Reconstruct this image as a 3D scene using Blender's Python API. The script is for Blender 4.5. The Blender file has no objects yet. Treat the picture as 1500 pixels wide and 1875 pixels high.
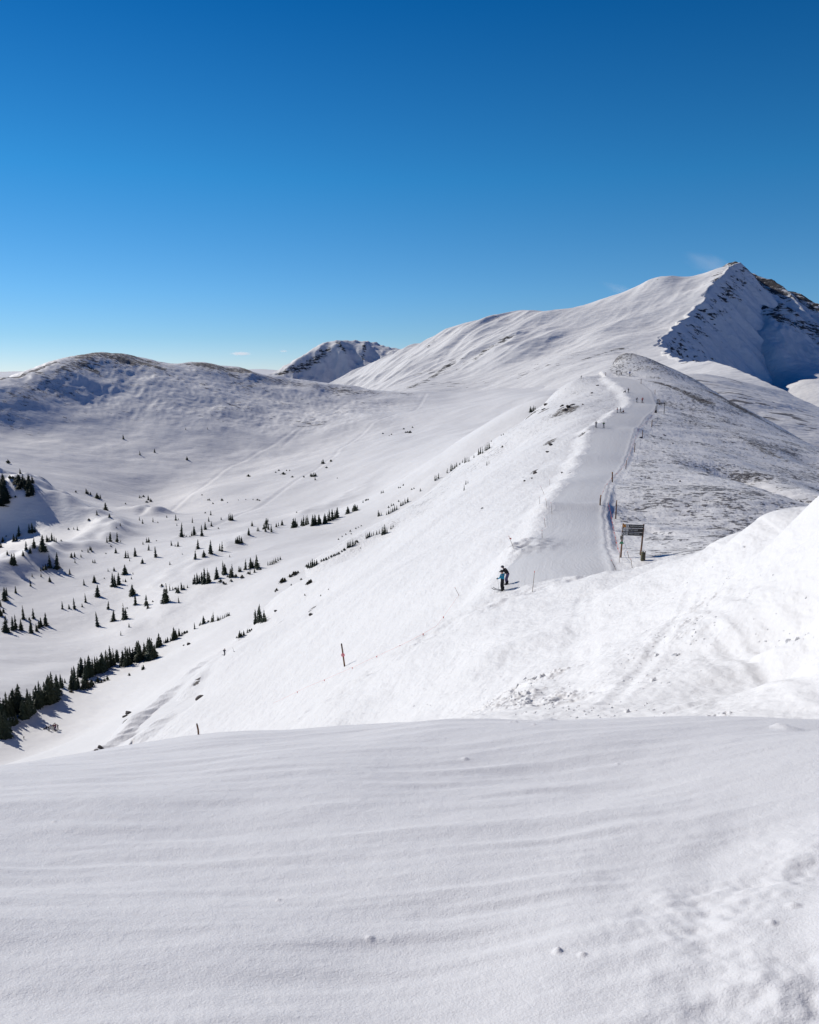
import bpy, math, random, time
import numpy as np
from mathutils import Vector, Matrix
T_START = time.time()
random.seed(7)
scene = bpy.context.scene
COL = scene.collection

# ------------------------------------------------------------------ camera
F = 1500.0                       # focal length in photo pixels
PITCH = math.atan((937.5 - 690.0) / F)
cam_d = bpy.data.cameras.new('camera')
cam_d.sensor_fit = 'HORIZONTAL'; cam_d.sensor_width = 24.0; cam_d.lens = 24.0
cam_d.clip_start = 0.05; cam_d.clip_end = 200000.0
cam_d.dof.use_dof = True; cam_d.dof.focus_distance = 60.0; cam_d.dof.aperture_fstop = 14.0
cam = bpy.data.objects.new('camera', cam_d); COL.objects.link(cam)
cam.location = (0, 0, 0); cam.rotation_euler = (math.pi/2 - PITCH, 0, 0)
scene.camera = cam

# ------------------------------------------------------------------ light
SUN_EL = math.radians(36.0)
SUN_AZ = math.radians(-53.0)     # clockwise from +y; negative = to the left
sun_dir = Vector((math.sin(SUN_AZ)*math.cos(SUN_EL), math.cos(SUN_AZ)*math.cos(SUN_EL), math.sin(SUN_EL)))
sun_d = bpy.data.lights.new('sun', 'SUN'); sun_d.energy = 3.85; sun_d.angle = math.radians(0.5)
sun_d.color = (1.0, 0.955, 0.885)
sun = bpy.data.objects.new('sun', sun_d); COL.objects.link(sun)
sun.rotation_euler = (-sun_dir).to_track_quat('-Z', 'Y').to_euler()
sun.location = sun_dir * 500

world = bpy.data.worlds.new("World"); scene.world = world; world.use_nodes = True
wt = world.node_tree; wt.nodes.clear()
sky = wt.nodes.new('ShaderNodeTexSky'); sky.sky_type = 'NISHITA'; sky.sun_disc = False
sky.sun_elevation = SUN_EL; sky.sun_rotation = SUN_AZ
sky.altitude = 3800; sky.air_density = 1.0; sky.dust_density = 0.0; sky.ozone_density = 3.0
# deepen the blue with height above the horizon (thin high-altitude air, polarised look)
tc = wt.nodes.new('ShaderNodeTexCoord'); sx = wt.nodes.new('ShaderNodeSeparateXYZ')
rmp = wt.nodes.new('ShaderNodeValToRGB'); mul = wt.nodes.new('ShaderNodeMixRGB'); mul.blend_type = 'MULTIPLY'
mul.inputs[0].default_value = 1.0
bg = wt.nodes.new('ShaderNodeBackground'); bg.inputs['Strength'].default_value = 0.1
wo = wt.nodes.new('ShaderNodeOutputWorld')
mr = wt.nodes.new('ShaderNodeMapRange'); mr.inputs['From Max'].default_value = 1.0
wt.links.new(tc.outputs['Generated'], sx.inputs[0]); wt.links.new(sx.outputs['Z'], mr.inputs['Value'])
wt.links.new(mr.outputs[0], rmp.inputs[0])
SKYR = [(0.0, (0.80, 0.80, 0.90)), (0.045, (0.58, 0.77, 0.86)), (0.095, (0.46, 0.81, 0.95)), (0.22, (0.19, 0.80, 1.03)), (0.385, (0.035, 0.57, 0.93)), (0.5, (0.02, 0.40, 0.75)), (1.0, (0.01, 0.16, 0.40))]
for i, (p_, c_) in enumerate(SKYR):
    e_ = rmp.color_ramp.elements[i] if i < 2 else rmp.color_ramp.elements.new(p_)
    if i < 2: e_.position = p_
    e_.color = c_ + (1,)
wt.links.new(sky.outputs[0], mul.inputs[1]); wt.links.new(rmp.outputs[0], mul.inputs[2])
# sky dimmed and blued opposite the sun, added to darken the shaded bowl
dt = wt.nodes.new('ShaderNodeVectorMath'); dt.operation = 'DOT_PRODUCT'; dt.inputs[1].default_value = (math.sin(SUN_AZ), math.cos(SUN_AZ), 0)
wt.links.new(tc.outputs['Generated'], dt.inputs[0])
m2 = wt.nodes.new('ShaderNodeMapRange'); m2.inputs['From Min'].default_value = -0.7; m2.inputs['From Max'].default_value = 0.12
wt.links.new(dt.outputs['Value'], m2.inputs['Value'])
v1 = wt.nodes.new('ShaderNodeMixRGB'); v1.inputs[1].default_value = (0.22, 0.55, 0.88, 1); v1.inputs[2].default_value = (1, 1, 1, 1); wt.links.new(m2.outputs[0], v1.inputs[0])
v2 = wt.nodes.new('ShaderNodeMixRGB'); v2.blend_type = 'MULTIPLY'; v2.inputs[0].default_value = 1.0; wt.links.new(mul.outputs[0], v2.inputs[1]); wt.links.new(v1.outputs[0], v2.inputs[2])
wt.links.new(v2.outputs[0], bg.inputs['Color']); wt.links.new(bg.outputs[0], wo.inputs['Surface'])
scene.view_settings.view_transform = 'Standard'; scene.view_settings.look = 'None'
scene.view_settings.gamma = 1.0; scene.view_settings.exposure = 0.0
scene.cycles.max_bounces = 12; scene.cycles.volume_bounces = 10; scene.cycles.diffuse_bounces = 1; scene.cycles.transparent_max_bounces = 6

# ------------------------------------------------------------------ helpers: rays, noise, interpolation
SP, CP = math.sin(PITCH), math.cos(PITCH)
def ray(u, v):
    """photo pixel -> (azimuth, tangent of elevation)"""
    cx = (u - 750.0)/F; cy = -(v - 937.5)/F
    x = cx; y = CP + cy*SP; z = -SP + cy*CP
    return math.atan2(x, y), z/math.hypot(x, y)
def at(u, v, r):
    a, t = ray(u, v)
    return (r*math.sin(a), r*math.cos(a), r*t)

_rs = np.random.RandomState(11)
_P = _rs.permutation(512); _P = np.concatenate([_P, _P])
_G = _rs.rand(512)*2*np.pi
_GX, _GY = np.cos(_G), np.sin(_G)
def perlin(x, y):
    x0 = np.floor(x).astype(np.int64); y0 = np.floor(y).astype(np.int64)
    fx = x - x0; fy = y - y0
    u = fx*fx*fx*(fx*(fx*6-15)+10); v = fy*fy*fy*(fy*(fy*6-15)+10)
    def g(ix, iy, dx, dy):
        h = _P[_P[ix & 511] + (iy & 511)]
        return _GX[h]*dx + _GY[h]*dy
    a = g(x0, y0, fx, fy); b = g(x0+1, y0, fx-1, fy)
    c = g(x0, y0+1, fx, fy-1); d = g(x0+1, y0+1, fx-1, fy-1)
    return (a + (b-a)*u) + ((c + (d-c)*u) - (a + (b-a)*u))*v      # about -0.7 .. 0.7
def sstep(a, b, x):
    t = np.clip((x-a)/(b-a), 0, 1); return t*t*(3-2*t)

class TPS:
    """thin-plate interpolation over (azimuth, ln distance)"""
    def __init__(s, pts, k=1.0, smooth=1e-6):
        A = np.array(pts, float); s.k = k
        X = np.c_[A[:, 0]*k, A[:, 1]]; n = len(X)
        d2 = ((X[:, None]-X[None])**2).sum(-1)
        K = 0.5*d2*np.log(np.maximum(d2, 1e-12)) + smooth*np.eye(n)
        Pm = np.c_[np.ones(n), X]
        M = np.zeros((n+3, n+3)); M[:n, :n] = K; M[:n, n:] = Pm; M[n:, :n] = Pm.T
        sol = np.linalg.solve(M, np.r_[A[:, 2], 0, 0, 0])
        s.w, s.c, s.X = sol[:n], sol[n:], X
    def __call__(s, a, l):
        sh = a.shape; a = a.ravel()*s.k; l = l.ravel()
        out = s.c[0] + s.c[1]*a + s.c[2]*l
        for i in range(len(s.w)):
            d2 = (a-s.X[i, 0])**2 + (l-s.X[i, 1])**2
            out += s.w[i]*0.5*d2*np.log(np.maximum(d2, 1e-12))
        return out.reshape(sh)

def P(*pts):
    """control points given as (u, v, distance) of the photograph"""
    out = []
    for u, v, r in pts:
        a, t = ray(u, v); out.append((a, math.log(r), t))
    return out
def SIL(pts, back=((1.10, 14), (1.4, 60))):
    """a skyline of the layer: the ground falls away behind it"""
    out = P(*pts)
    for m, dv in back:
        out += P(*[(u, v+dv, r*m) for u, v, r in pts])
    return out
def W(*pts):
    """control points in world coordinates"""
    return [(math.atan2(x, y), math.log(math.hypot(x, y)), z/math.hypot(x, y)) for x, y, z in pts]

def seg_dist(x, y, poly):
    """signed distance to a world polyline (+ = right of travel) and the fraction along it"""
    best = np.full(x.shape, 1e18); sgn = np.zeros(x.shape); al = np.zeros(x.shape)
    L = 0.0
    for (ax, ay), (bx, by) in zip(poly[:-1], poly[1:]):
        dx, dy = bx-ax, by-ay; q = dx*dx+dy*dy
        t = np.clip(((x-ax)*dx+(y-ay)*dy)/q, 0, 1)
        ex, ey = x-(ax+t*dx), y-(ay+t*dy); d = ex*ex+ey*ey
        m = d < best
        best[m] = d[m]; sgn[m] = np.sign(ex*dy-ey*dx)[m]; al[m] = (L+t*math.sqrt(q))[m]
        L += math.sqrt(q)
    return np.sqrt(best)*np.where(sgn == 0, 1, sgn), al

LAYERS = []
class Layer:
    def __init__(s, name, pts, az, rr, na, nr, disp=None, k=1.0, smooth=1e-6):
        s.name = name; s.tps = TPS(pts, k, smooth)
        s.a = np.radians(az) if len(az) > 2 else np.linspace(math.radians(az[0]), math.radians(az[1]), na)
        na = len(s.a)
        s.l = np.linspace(math.log(rr[0]), math.log(rr[1]), nr)
        s.A, s.Lg = np.meshgrid(s.a, s.l)
        s.R = np.exp(s.Lg); s.X = s.R*np.sin(s.A); s.Y = s.R*np.cos(s.A)
        # evaluate the smooth surface on a coarser grid and upsample it (cheap)
        ca = np.linspace(s.a[0], s.a[-1], max(8, int((s.a[-1]-s.a[0])/(np.diff(s.a).min()*4)))); cl = np.linspace(s.l[0], s.l[-1], max(8, nr//4))
        CA, CL = np.meshgrid(ca, cl); Cv = s.tps(CA, CL)
        Cv = cubic_up(Cv, cl, s.l); Cv = cubic_up(Cv.T, ca, s.a).T
        s.Z = Cv*s.R
        s.att = {}
        s.space = np.maximum(s.R*np.gradient(s.a)[None, :], s.R*(s.l[1]-s.l[0]))
        if disp: disp(s)
        s.T = s.Z/s.R
        LAYERS.append(s)
    def oct(s, wl, amp, sx=1.0, sy=1.0, rot=0.0, off=0.0, ridged=False):
        """one octave of displacement with wavelength wl (metres), faded where the grid is too coarse"""
        c, sn = math.cos(rot), math.sin(rot)
        x = (s.X*c + s.Y*sn)/(wl*sx) + off; y = (-s.X*sn + s.Y*c)/(wl*sy) + off*1.7
        n = perlin(x, y)
        if ridged: n = 0.5 - np.abs(n)*2
        return n*amp*sstep(1.5, 4.0, wl*min(sx, sy)/s.space)
    def dist(s, poly): return seg_dist(s.X, s.Y, poly)
    def mesh(s, mats, face_mask=None):
        """one mesh object, or two when face_mask splits the sheet"""
        nr, na = s.Z.shape
        V = np.stack([s.X, s.Y, s.Z], -1).reshape(-1, 3)
        i = np.arange(nr-1)[:, None]*na + np.arange(na-1)[None]
        Fq = np.stack([i, i+1, i+1+na, i+na], -1).reshape(-1, 4)
        objs = []
        # smooth normals of the whole sheet, kept on both pieces so no seam shows
        parts = [(s.name, Fq)] if face_mask is None else [(s.name, Fq[~face_mask[0].reshape(-1)]), (face_mask[1], Fq[face_mask[0].reshape(-1)])]
        for pi, (nm, Q) in enumerate(parts):
            used = np.unique(Q); mp = np.zeros(len(V), np.int64); mp[used] = np.arange(len(used))
            Vq = V[used]; Qm = mp[Q]
            me = bpy.data.meshes.new(nm)
            me.vertices.add(len(Vq)); me.vertices.foreach_set('co', Vq.astype(np.float32).ravel())
            me.loops.add(Qm.size); me.loops.foreach_set('vertex_index', Qm.astype(np.int32).ravel())
            me.polygons.add(len(Qm)); me.polygons.foreach_set('loop_start', np.arange(0, Qm.size, 4, dtype=np.int32))
            me.polygons.foreach_set('loop_total', np.full(len(Qm), 4, np.int32))
            me.update(calc_edges=True)
            me.polygons.foreach_set('use_smooth', np.ones(len(Qm), bool))
            for an, arr in s.att.items():
                at_ = me.attributes.new(an, 'FLOAT', 'POINT'); at_.data.foreach_set('value', arr.reshape(-1)[used].astype(np.float32))
            if face_mask is not None:
                N = s.normals().reshape(-1, 3)[used]
                me.normals_split_custom_set_from_vertices(N.tolist())
            me.materials.append(mats[pi] if isinstance(mats, (list, tuple)) else mats)
            o = bpy.data.objects.new(nm, me); COL.objects.link(o); o['kind'] = 'structure'
            objs.append(o)
        return objs
    def normals(s):
        if hasattr(s, '_N'): return s._N
        V = np.stack([s.X, s.Y, s.Z], -1)
        du = np.gradient(V, axis=1); dv = np.gradient(V, axis=0)
        N = np.cross(du, dv); N /= np.linalg.norm(N, axis=-1, keepdims=True)+1e-12
        s._N = N; return N

def cubic_up(Y, xc, xf):
    """Catmull-Rom upsampling along axis 0"""
    n = len(xc); t = (xf-xc[0])/(xc[1]-xc[0]); i = np.clip(np.floor(t).astype(int), 0, n-2); f = (t-i)[:, None]
    p0 = Y[np.maximum(i-1, 0)]; p1 = Y[i]; p2 = Y[i+1]; p3 = Y[np.minimum(i+2, n-1)]
    return 0.5*((2*p1)+(-p0+p2)*f+(2*p0-5*p1+4*p2-p3)*f*f+(-p0+3*p1-3*p2+p3)*f**3)

def hit(u, v, only=None, rmin=0.0):
    """where the sight line through a photo pixel meets the built terrain: (layer, x, y, z, r)"""
    a, t = ray(u, v); best = None
    for L in LAYERS:
        if only and L.name not in only: continue
        if a < L.a[0] or a > L.a[-1]: continue
        j = int(np.clip(np.searchsorted(L.a, a)-1, 0, len(L.a)-2)); w = (a-L.a[j])/(L.a[j+1]-L.a[j])
        col = L.T[:, j]*(1-w)+L.T[:, j+1]*w
        rs = np.exp(L.l); ok = np.where((col >= t) & (rs > rmin))[0]
        if len(ok) == 0: continue
        k = ok[0]
        if k > 0 and col[k-1] < t:
            q = (t-col[k-1])/(col[k]-col[k-1]); r = math.exp(L.l[k-1]+q*(L.l[k]-L.l[k-1])); tt = t
        else: r = rs[k]; tt = col[k]
        if best is None or r < best[4]: best = (L.name, r*math.sin(a), r*math.cos(a), r*tt, r)
    return best
# ------------------------------------------------------------------ materials
def nodes(name):
    m = bpy.data.materials.new(name); m.use_nodes = True
    nt = m.node_tree; nt.nodes.clear(); return m, nt
def N(nt, typ, **kw):
    n = nt.nodes.new(typ)
    for k, v in kw.items():
        if k.startswith('i_'): n.inputs[k[2:]].default_value = v
        elif k[0] == 'n' and k[1:].isdigit(): n.inputs[int(k[1:])].default_value = v
        else: setattr(n, k, v)
    return n
def noise_at(nt, coord, scale, detail=3.0, rough=0.55, sc=(1, 1, 1), rot=(0, 0, 0)):
    mp = N(nt, 'ShaderNodeMapping'); mp.inputs['Scale'].default_value = sc; mp.inputs['Rotation'].default_value = rot
    nt.links.new(coord, mp.inputs[0])
    n = N(nt, 'ShaderNodeTexNoise', i_Scale=scale, i_Detail=detail, i_Roughness=rough)
    nt.links.new(mp.outputs[0], n.inputs['Vector']); return n.outputs['Fac']
def math_n(nt, op, a, b=None, clamp=False):
    n = N(nt, 'ShaderNodeMath', operation=op); n.use_clamp = clamp
    for i, q in enumerate((a, b)):
        if q is None: continue
        if isinstance(q, (int, float)): n.inputs[i].default_value = q
        else: nt.links.new(q, n.inputs[i])
    return n.outputs[0]
def map_n(nt, v, a, b, c=0.0, d=1.0):
    n = N(nt, 'ShaderNodeMapRange'); n.inputs[1].default_value = a; n.inputs[2].default_value = b
    n.inputs[3].default_value = c; n.inputs[4].default_value = d
    n.interpolation_type = 'SMOOTHSTEP'; nt.links.new(v, n.inputs[0]); return n.outputs[0]
def mix_c(nt, f, a, b):
    n = N(nt, 'ShaderNodeMixRGB')
    for i, q in enumerate((f, a, b)):
        if isinstance(q, (int, float, tuple)): n.inputs[i].default_value = q
        else: nt.links.new(q, n.inputs[i])
    return n.outputs[0]

SNOW = (0.79, 0.777, 0.768, 1)
def snow_material(name, bumps, rock=None, snow=SNOW, sparkle=False, corduroy=False, rough=0.55):
    """bumps: (wavelength m, height m, stretch xyz, rotation z); rock: dict(scale, stretch, rot, dark, brown)"""
    m, nt = nodes(name); L = nt.links
    geo = N(nt, 'ShaderNodeNewGeometry'); pos = geo.outputs['Position']
    b = N(nt, 'ShaderNodeBsdfPrincipled'); out = N(nt, 'ShaderNodeOutputMaterial')
    b.inputs['Roughness'].default_value = rough; b.inputs['Specular IOR Level'].default_value = (rock or {}).get('spec', 0.2)
    tint = noise_at(nt, pos, 0.05, 4)
    col = mix_c(nt, map_n(nt, tint, 0.35, 0.65), snow, tuple(c*0.955 for c in snow[:3])+(1,))
    h = None
    for wl, hh, sc, rot in bumps:
        f = noise_at(nt, pos, 1.0/wl, 3, 0.6, sc, (0, 0, rot))
        f = math_n(nt, 'MULTIPLY', f, hh)
        h = f if h is None else math_n(nt, 'ADD', h, f)
    if corduroy:
        at_ = N(nt, 'ShaderNodeAttribute', attribute_name='lat').outputs['Fac']
        w = math_n(nt, 'SINE', math_n(nt, 'MULTIPLY', at_, 2*math.pi/0.33))
        al = N(nt, 'ShaderNodeAttribute', attribute_name='along').outputs['Fac']
        cmb = N(nt, 'ShaderNodeCombineXYZ'); L.new(at_, cmb.inputs[0]); L.new(math_n(nt, 'MULTIPLY', al, 0.03), cmb.inputs[1])
        ns = N(nt, 'ShaderNodeTexNoise', i_Scale=1.3, i_Detail=4.0, i_Roughness=0.7); L.new(cmb.outputs[0], ns.inputs['Vector'])
        h = math_n(nt, 'ADD', h, math_n(nt, 'MULTIPLY', w, 0.0018))
        h = math_n(nt, 'ADD', h, math_n(nt, 'MULTIPLY', ns.outputs['Fac'], 0.06))
        col = mix_c(nt, map_n(nt, ns.outputs['Fac'], 0.35, 0.7), col, tuple(c*0.93 for c in snow[:3])+(1,))
    if rock:
        att = N(nt, 'ShaderNodeAttribute', attribute_name='rock').outputs['Fac']
        n1 = noise_at(nt, pos, rock.get('scale', 0.3), 5, 0.68, rock.get('stretch', (1, 1, 1)), (0, 0, rock.get('rot', 0)))
        n2 = noise_at(nt, pos, rock.get('scale', 0.3)*0.23, 3, 0.6, rock.get('stretch', (1, 1, 1)), (0, 0, rock.get('rot', 0)))
        s = math_n(nt, 'ADD', math_n(nt, 'MULTIPLY', n1, 0.7), math_n(nt, 'MULTIPLY', n2, 0.3))
        s = math_n(nt, 'ADD', s, math_n(nt, 'MULTIPLY', math_n(nt, 'MINIMUM', math_n(nt, 'SUBTRACT', att, 0.5), 0.28), 0.42))
        mk = map_n(nt, s, 0.565, 0.61)
        rc = noise_at(nt, pos, rock.get('scale', 0.3)*2.1, 4, 0.7)
        rcol = mix_c(nt, map_n(nt, rc, 0.35, 0.65), rock.get('dark', (0.06, 0.055, 0.055, 1)), rock.get('brown', (0.16, 0.12, 0.09, 1)))
        mk = math_n(nt, 'MULTIPLY', mk, rock.get('mix', 0.92))
        col = mix_c(nt, mk, col, rcol)
        # thin drifts through which tan grass shows
        gt = N(nt, 'ShaderNodeAttribute', attribute_name='grass').outputs['Fac']
        n3 = noise_at(nt, pos, rock.get('gscale', 1.2), 5, 0.75, rock.get('gstretch', (1, 2.2, 1)), (0, 0, rock.get('grot', 0.2)))
        g = math_n(nt, 'ADD', n3, math_n(nt, 'MULTIPLY', math_n(nt, 'SUBTRACT', gt, 0.5), 0.4))
        gm = map_n(nt, g, 0.56, 0.72, 0.0, rock.get('gmax', 0.75))
        gc = mix_c(nt, map_n(nt, noise_at(nt, pos, 0.11, 3), 0.4, 0.6), (0.17, 0.15, 0.15, 1), (0.33, 0.27, 0.21, 1))
        col = mix_c(nt, gm, col, gc)
        # stubble: small dark tufts and stones poking through the wind crust
        n4 = noise_at(nt, pos, rock.get('sscale', 1.0), 3, 0.65, rock.get('sstretch', (0.3, 1, 1)), (0, 0, rock.get('srot', 0.12)))
        n5 = noise_at(nt, pos, rock.get('sscale', 1.0)*0.08, 3, 0.6)
        sp_ = math_n(nt, 'ADD', n4, math_n(nt, 'MULTIPLY', math_n(nt, 'SUBTRACT', n5, 0.5), 0.6))
        sp_ = math_n(nt, 'ADD', sp_, math_n(nt, 'MULTIPLY', math_n(nt, 'SUBTRACT', gt, 0.5), 0.16))
        sm = math_n(nt, 'MULTIPLY', map_n(nt, sp_, rock.get('sth', 0.60), rock.get('sth', 0.60)+0.06), map_n(nt, gt, 0.03, 0.2, 0, 0.85))
        col = mix_c(nt, sm, col, (0.10, 0.09, 0.09, 1))
        h = math_n(nt, 'ADD', h, math_n(nt, 'MULTIPLY', sm, rock.get('sh', 0.12)))
        h = math_n(nt, 'ADD', h, math_n(nt, 'MULTIPLY', mk, rock.get('h', 0.35)))
        h = math_n(nt, 'ADD', h, math_n(nt, 'MULTIPLY', gm, rock.get('gh', 0.08)))
        L.new(map_n(nt, mk, 0, 1, rough, 0.85), b.inputs['Roughness'])
    L.new(col, b.inputs['Base Color'])
    bp = N(nt, 'ShaderNodeBump', i_Strength=1.0, i_Distance=1.0); L.new(h, bp.inputs['Height'])
    L.new(bp.outputs[0], b.inputs['Normal'])
    surf = b.outputs[0]
    if sparkle:
        # ice crystals: millimetre facets, each with its own tilt, that catch the sun
        vo = N(nt, 'ShaderNodeTexVoronoi', i_Scale=sparkle); L.new(pos, vo.inputs['Vector'])
        wn = N(nt, 'ShaderNodeTexWhiteNoise', noise_dimensions='3D'); L.new(vo.outputs['Position'], wn.inputs[0])
        sub = N(nt, 'ShaderNodeVectorMath', operation='SUBTRACT'); L.new(wn.outputs['Color'], sub.inputs[0]); sub.inputs[1].default_value = (.5, .5, .5)
        sc_ = N(nt, 'ShaderNodeVectorMath', operation='SCALE'); L.new(sub.outputs[0], sc_.inputs[0]); sc_.inputs['Scale'].default_value = 2.2
        ad = N(nt, 'ShaderNodeVectorMath', operation='ADD'); L.new(sc_.outputs[0], ad.inputs[0]); L.new(geo.outputs['Normal'], ad.inputs[1])
        nm = N(nt, 'ShaderNodeVectorMath', operation='NORMALIZE'); L.new(ad.outputs[0], nm.inputs[0])
        gl = N(nt, 'ShaderNodeBsdfGlossy', i_Roughness=0.13); gl.inputs['Color'].default_value = (1, 1, 1, 1); L.new(nm.outputs[0], gl.inputs['Normal'])
        mx = N(nt, 'ShaderNodeMixShader'); L.new(math_n(nt, 'MULTIPLY', math_n(nt, 'GREATER_THAN', wn.outputs['Value'], 0.93), 0.16), mx.inputs[0])
        L.new(b.outputs[0], mx.inputs[1]); L.new(gl.outputs[0], mx.inputs[2]); surf = mx.outputs[0]
    L.new(surf, out.inputs['Surface'])
    return m
def plain(name, col, rough=0.6, metal=0.0, noise=None, col2=None):
    m, nt = nodes(name)
    b = N(nt, 'ShaderNodeBsdfPrincipled'); out = N(nt, 'ShaderNodeOutputMaterial')
    b.inputs['Base Color'].default_value = col+(1,); b.inputs['Roughness'].default_value = rough; b.inputs['Metallic'].default_value = metal
    if noise:
        tc_ = N(nt, 'ShaderNodeTexCoord')
        f = noise_at(nt, tc_.outputs['Object'], noise, 4, 0.65, (1, 1, 0.25))
        nt.links.new(mix_c(nt, map_n(nt, f, 0.35, 0.65), col+(1,), (col2 or tuple(c*0.6 for c in col))+(1,)), b.inputs['Base Color'])
    nt.links.new(b.outputs[0], out.inputs['Surface']); return m
# ------------------------------------------------------------------ terrain
# edges of the groomed run, near end to far end, as (u, v, distance)
RUN_L = [(860, 1130, 66), (903, 1086, 73), (922, 1045, 82), (955, 1000, 93), (990, 962, 106), (1003, 934, 118), (1030, 885, 145),
         (1062, 830, 190), (1085, 785, 235), (1120, 762, 262), (1158, 735, 296), (1148, 715, 325), (1128, 700, 345), (1112, 691, 365)]
RUN_R = [(1150, 1075, 66), (1132, 1052, 72), (1118, 1010, 85), (1110, 965, 102), (1110, 934, 118), (1121, 885, 145), (1147, 840, 185),
         (1165, 788, 235), (1186, 765, 262), (1207, 738, 296), (1196, 715, 325), (1172, 700, 345), (1140, 691, 365)]
RL = [at(*p)[:2] for p in RUN_L]; RR = [at(*p)[:2] for p in RUN_R]

# --- the ridge: near slope, run, left flank, right flank, hilltop
ridge_pts = []
for p in RUN_L[1:] + RUN_R[1:]: ridge_pts += P(p)
ridge_pts += P((1040, 1052, 72.5), (1050, 1000, 90), (1055, 934, 118.5), (1078, 870, 158), (1125, 788, 236), (1180, 750, 280))
ridge_pts += P(  # near slope between the foreground crest and the run
    (1000, 1400, 9.5), (1400, 1400, 8), (700, 1400, 17), (1500, 1400, 8), (1750, 1400, 8), (1000, 1325, 15), (1300, 1325, 12), (1500, 1325, 11), (1700, 1300, 11),
    (975, 1250, 25), (1150, 1250, 19), (1300, 1230, 17.3), (1480, 1230, 16.2), (1060, 1170, 36), (1200, 1150, 26), (1330, 1130, 22), (1480, 1140, 19.3),
    (1000, 1120, 54), (1090, 1085, 56), (1180, 1075, 45), (1235, 1070, 38), (1300, 1080, 29), (930, 1130, 58), (880, 1200, 40),
    (1400, 1040, 26), (1480, 1000, 24), (1330, 1020, 32), (1290, 1045, 36), (1600, 1010, 18), (1750, 980, 15))
ridge_pts += P((1160, 1044, 66), (1200, 1031, 60), (1262, 1017, 50), (1330, 981, 41), (1400, 949, 34), (1500, 914, 27), (1620, 890, 22), (1800, 860, 18))
ridge_pts += P((1262, 1030, 58), (1330, 1000, 50), (1400, 970, 43), (1500, 940, 35), (1620, 920, 30), (1300, 1000, 88), (1330, 1010, 68), (1400, 990, 75), (1500, 975, 62), (1650, 960, 60), (1800, 950, 60))
ridge_pts += P(  # left flank
    (850, 1310, 28), (700, 1322, 44), (630, 1220, 84), (760, 1180, 66), (820, 1110, 82), (500, 1340, 72), (362, 1345, 104), (520, 1250, 105),
    (411, 1194, 200), (500, 1150, 185), (600, 1110, 150), (700, 1060, 135), (800, 1030, 118), (880, 980, 120), (930, 920, 145), (860, 960, 150),
    (560, 1060, 250), (640, 1020, 250), (720, 990, 235), (800, 930, 230), (870, 880, 220), (940, 860, 205), (1000, 800, 245), (940, 820, 280),
    (1040, 745, 295), (1080, 760, 265), (1100, 715, 325), (300, 1300, 140), (250, 1370, 115), (100, 1500, 90), (-150, 1600, 90), (300, 1500, 55), (450, 1420, 50))
SPUR = [(1110, 689, 372), (1062, 688, 375), (1022, 710, 365), (1000, 735, 358), (972, 757, 352), (940, 790, 348), (885, 826, 345), (800, 890, 330), (700, 968, 310), (600, 1017, 288),
        (545, 1050, 268), (480, 1118, 232), (440, 1165, 212), (400, 1198, 200), (320, 1250, 170), (235, 1312, 142), (158, 1380, 122), (0, 1500, 105), (-200, 1650, 95)]
ridge_pts += SIL(SPUR, ((1.07, 16), (1.25, 60)))
ridge_pts += P(  # right flank and hilltop
    (1175, 1026, 77), (1240, 1040, 72), (1140, 1000, 90), (1140, 940, 118), (1200, 960, 112), (1260, 985, 95), (1180, 880, 155), (1300, 930, 125), (1250, 850, 190), (1210, 800, 238),
    (1380, 925, 130), (1330, 850, 200), (1240, 750, 300), (1290, 790, 265), (1400, 820, 265), (1450, 860, 235), (1400, 870, 195), (1500, 860, 260), (1600, 940, 200),
    (1340, 770, 310), (1210, 705, 345), (1160, 680, 378), (1480, 900, 180), (1560, 1000, 120), (1640, 860, 260), (1135, 682, 378))
ridge_pts += SIL([(1085, 700, 395), (1118, 674, 398), (1155, 665, 405), (1205, 671, 405), (1260, 690, 400), (1300, 711, 392), (1345, 738, 380), (1400, 765, 368), (1450, 792, 358), (1500, 820, 350), (1600, 870, 340), (1750, 930, 330)],
                 ((1.08, 12), (1.3, 60)))

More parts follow.
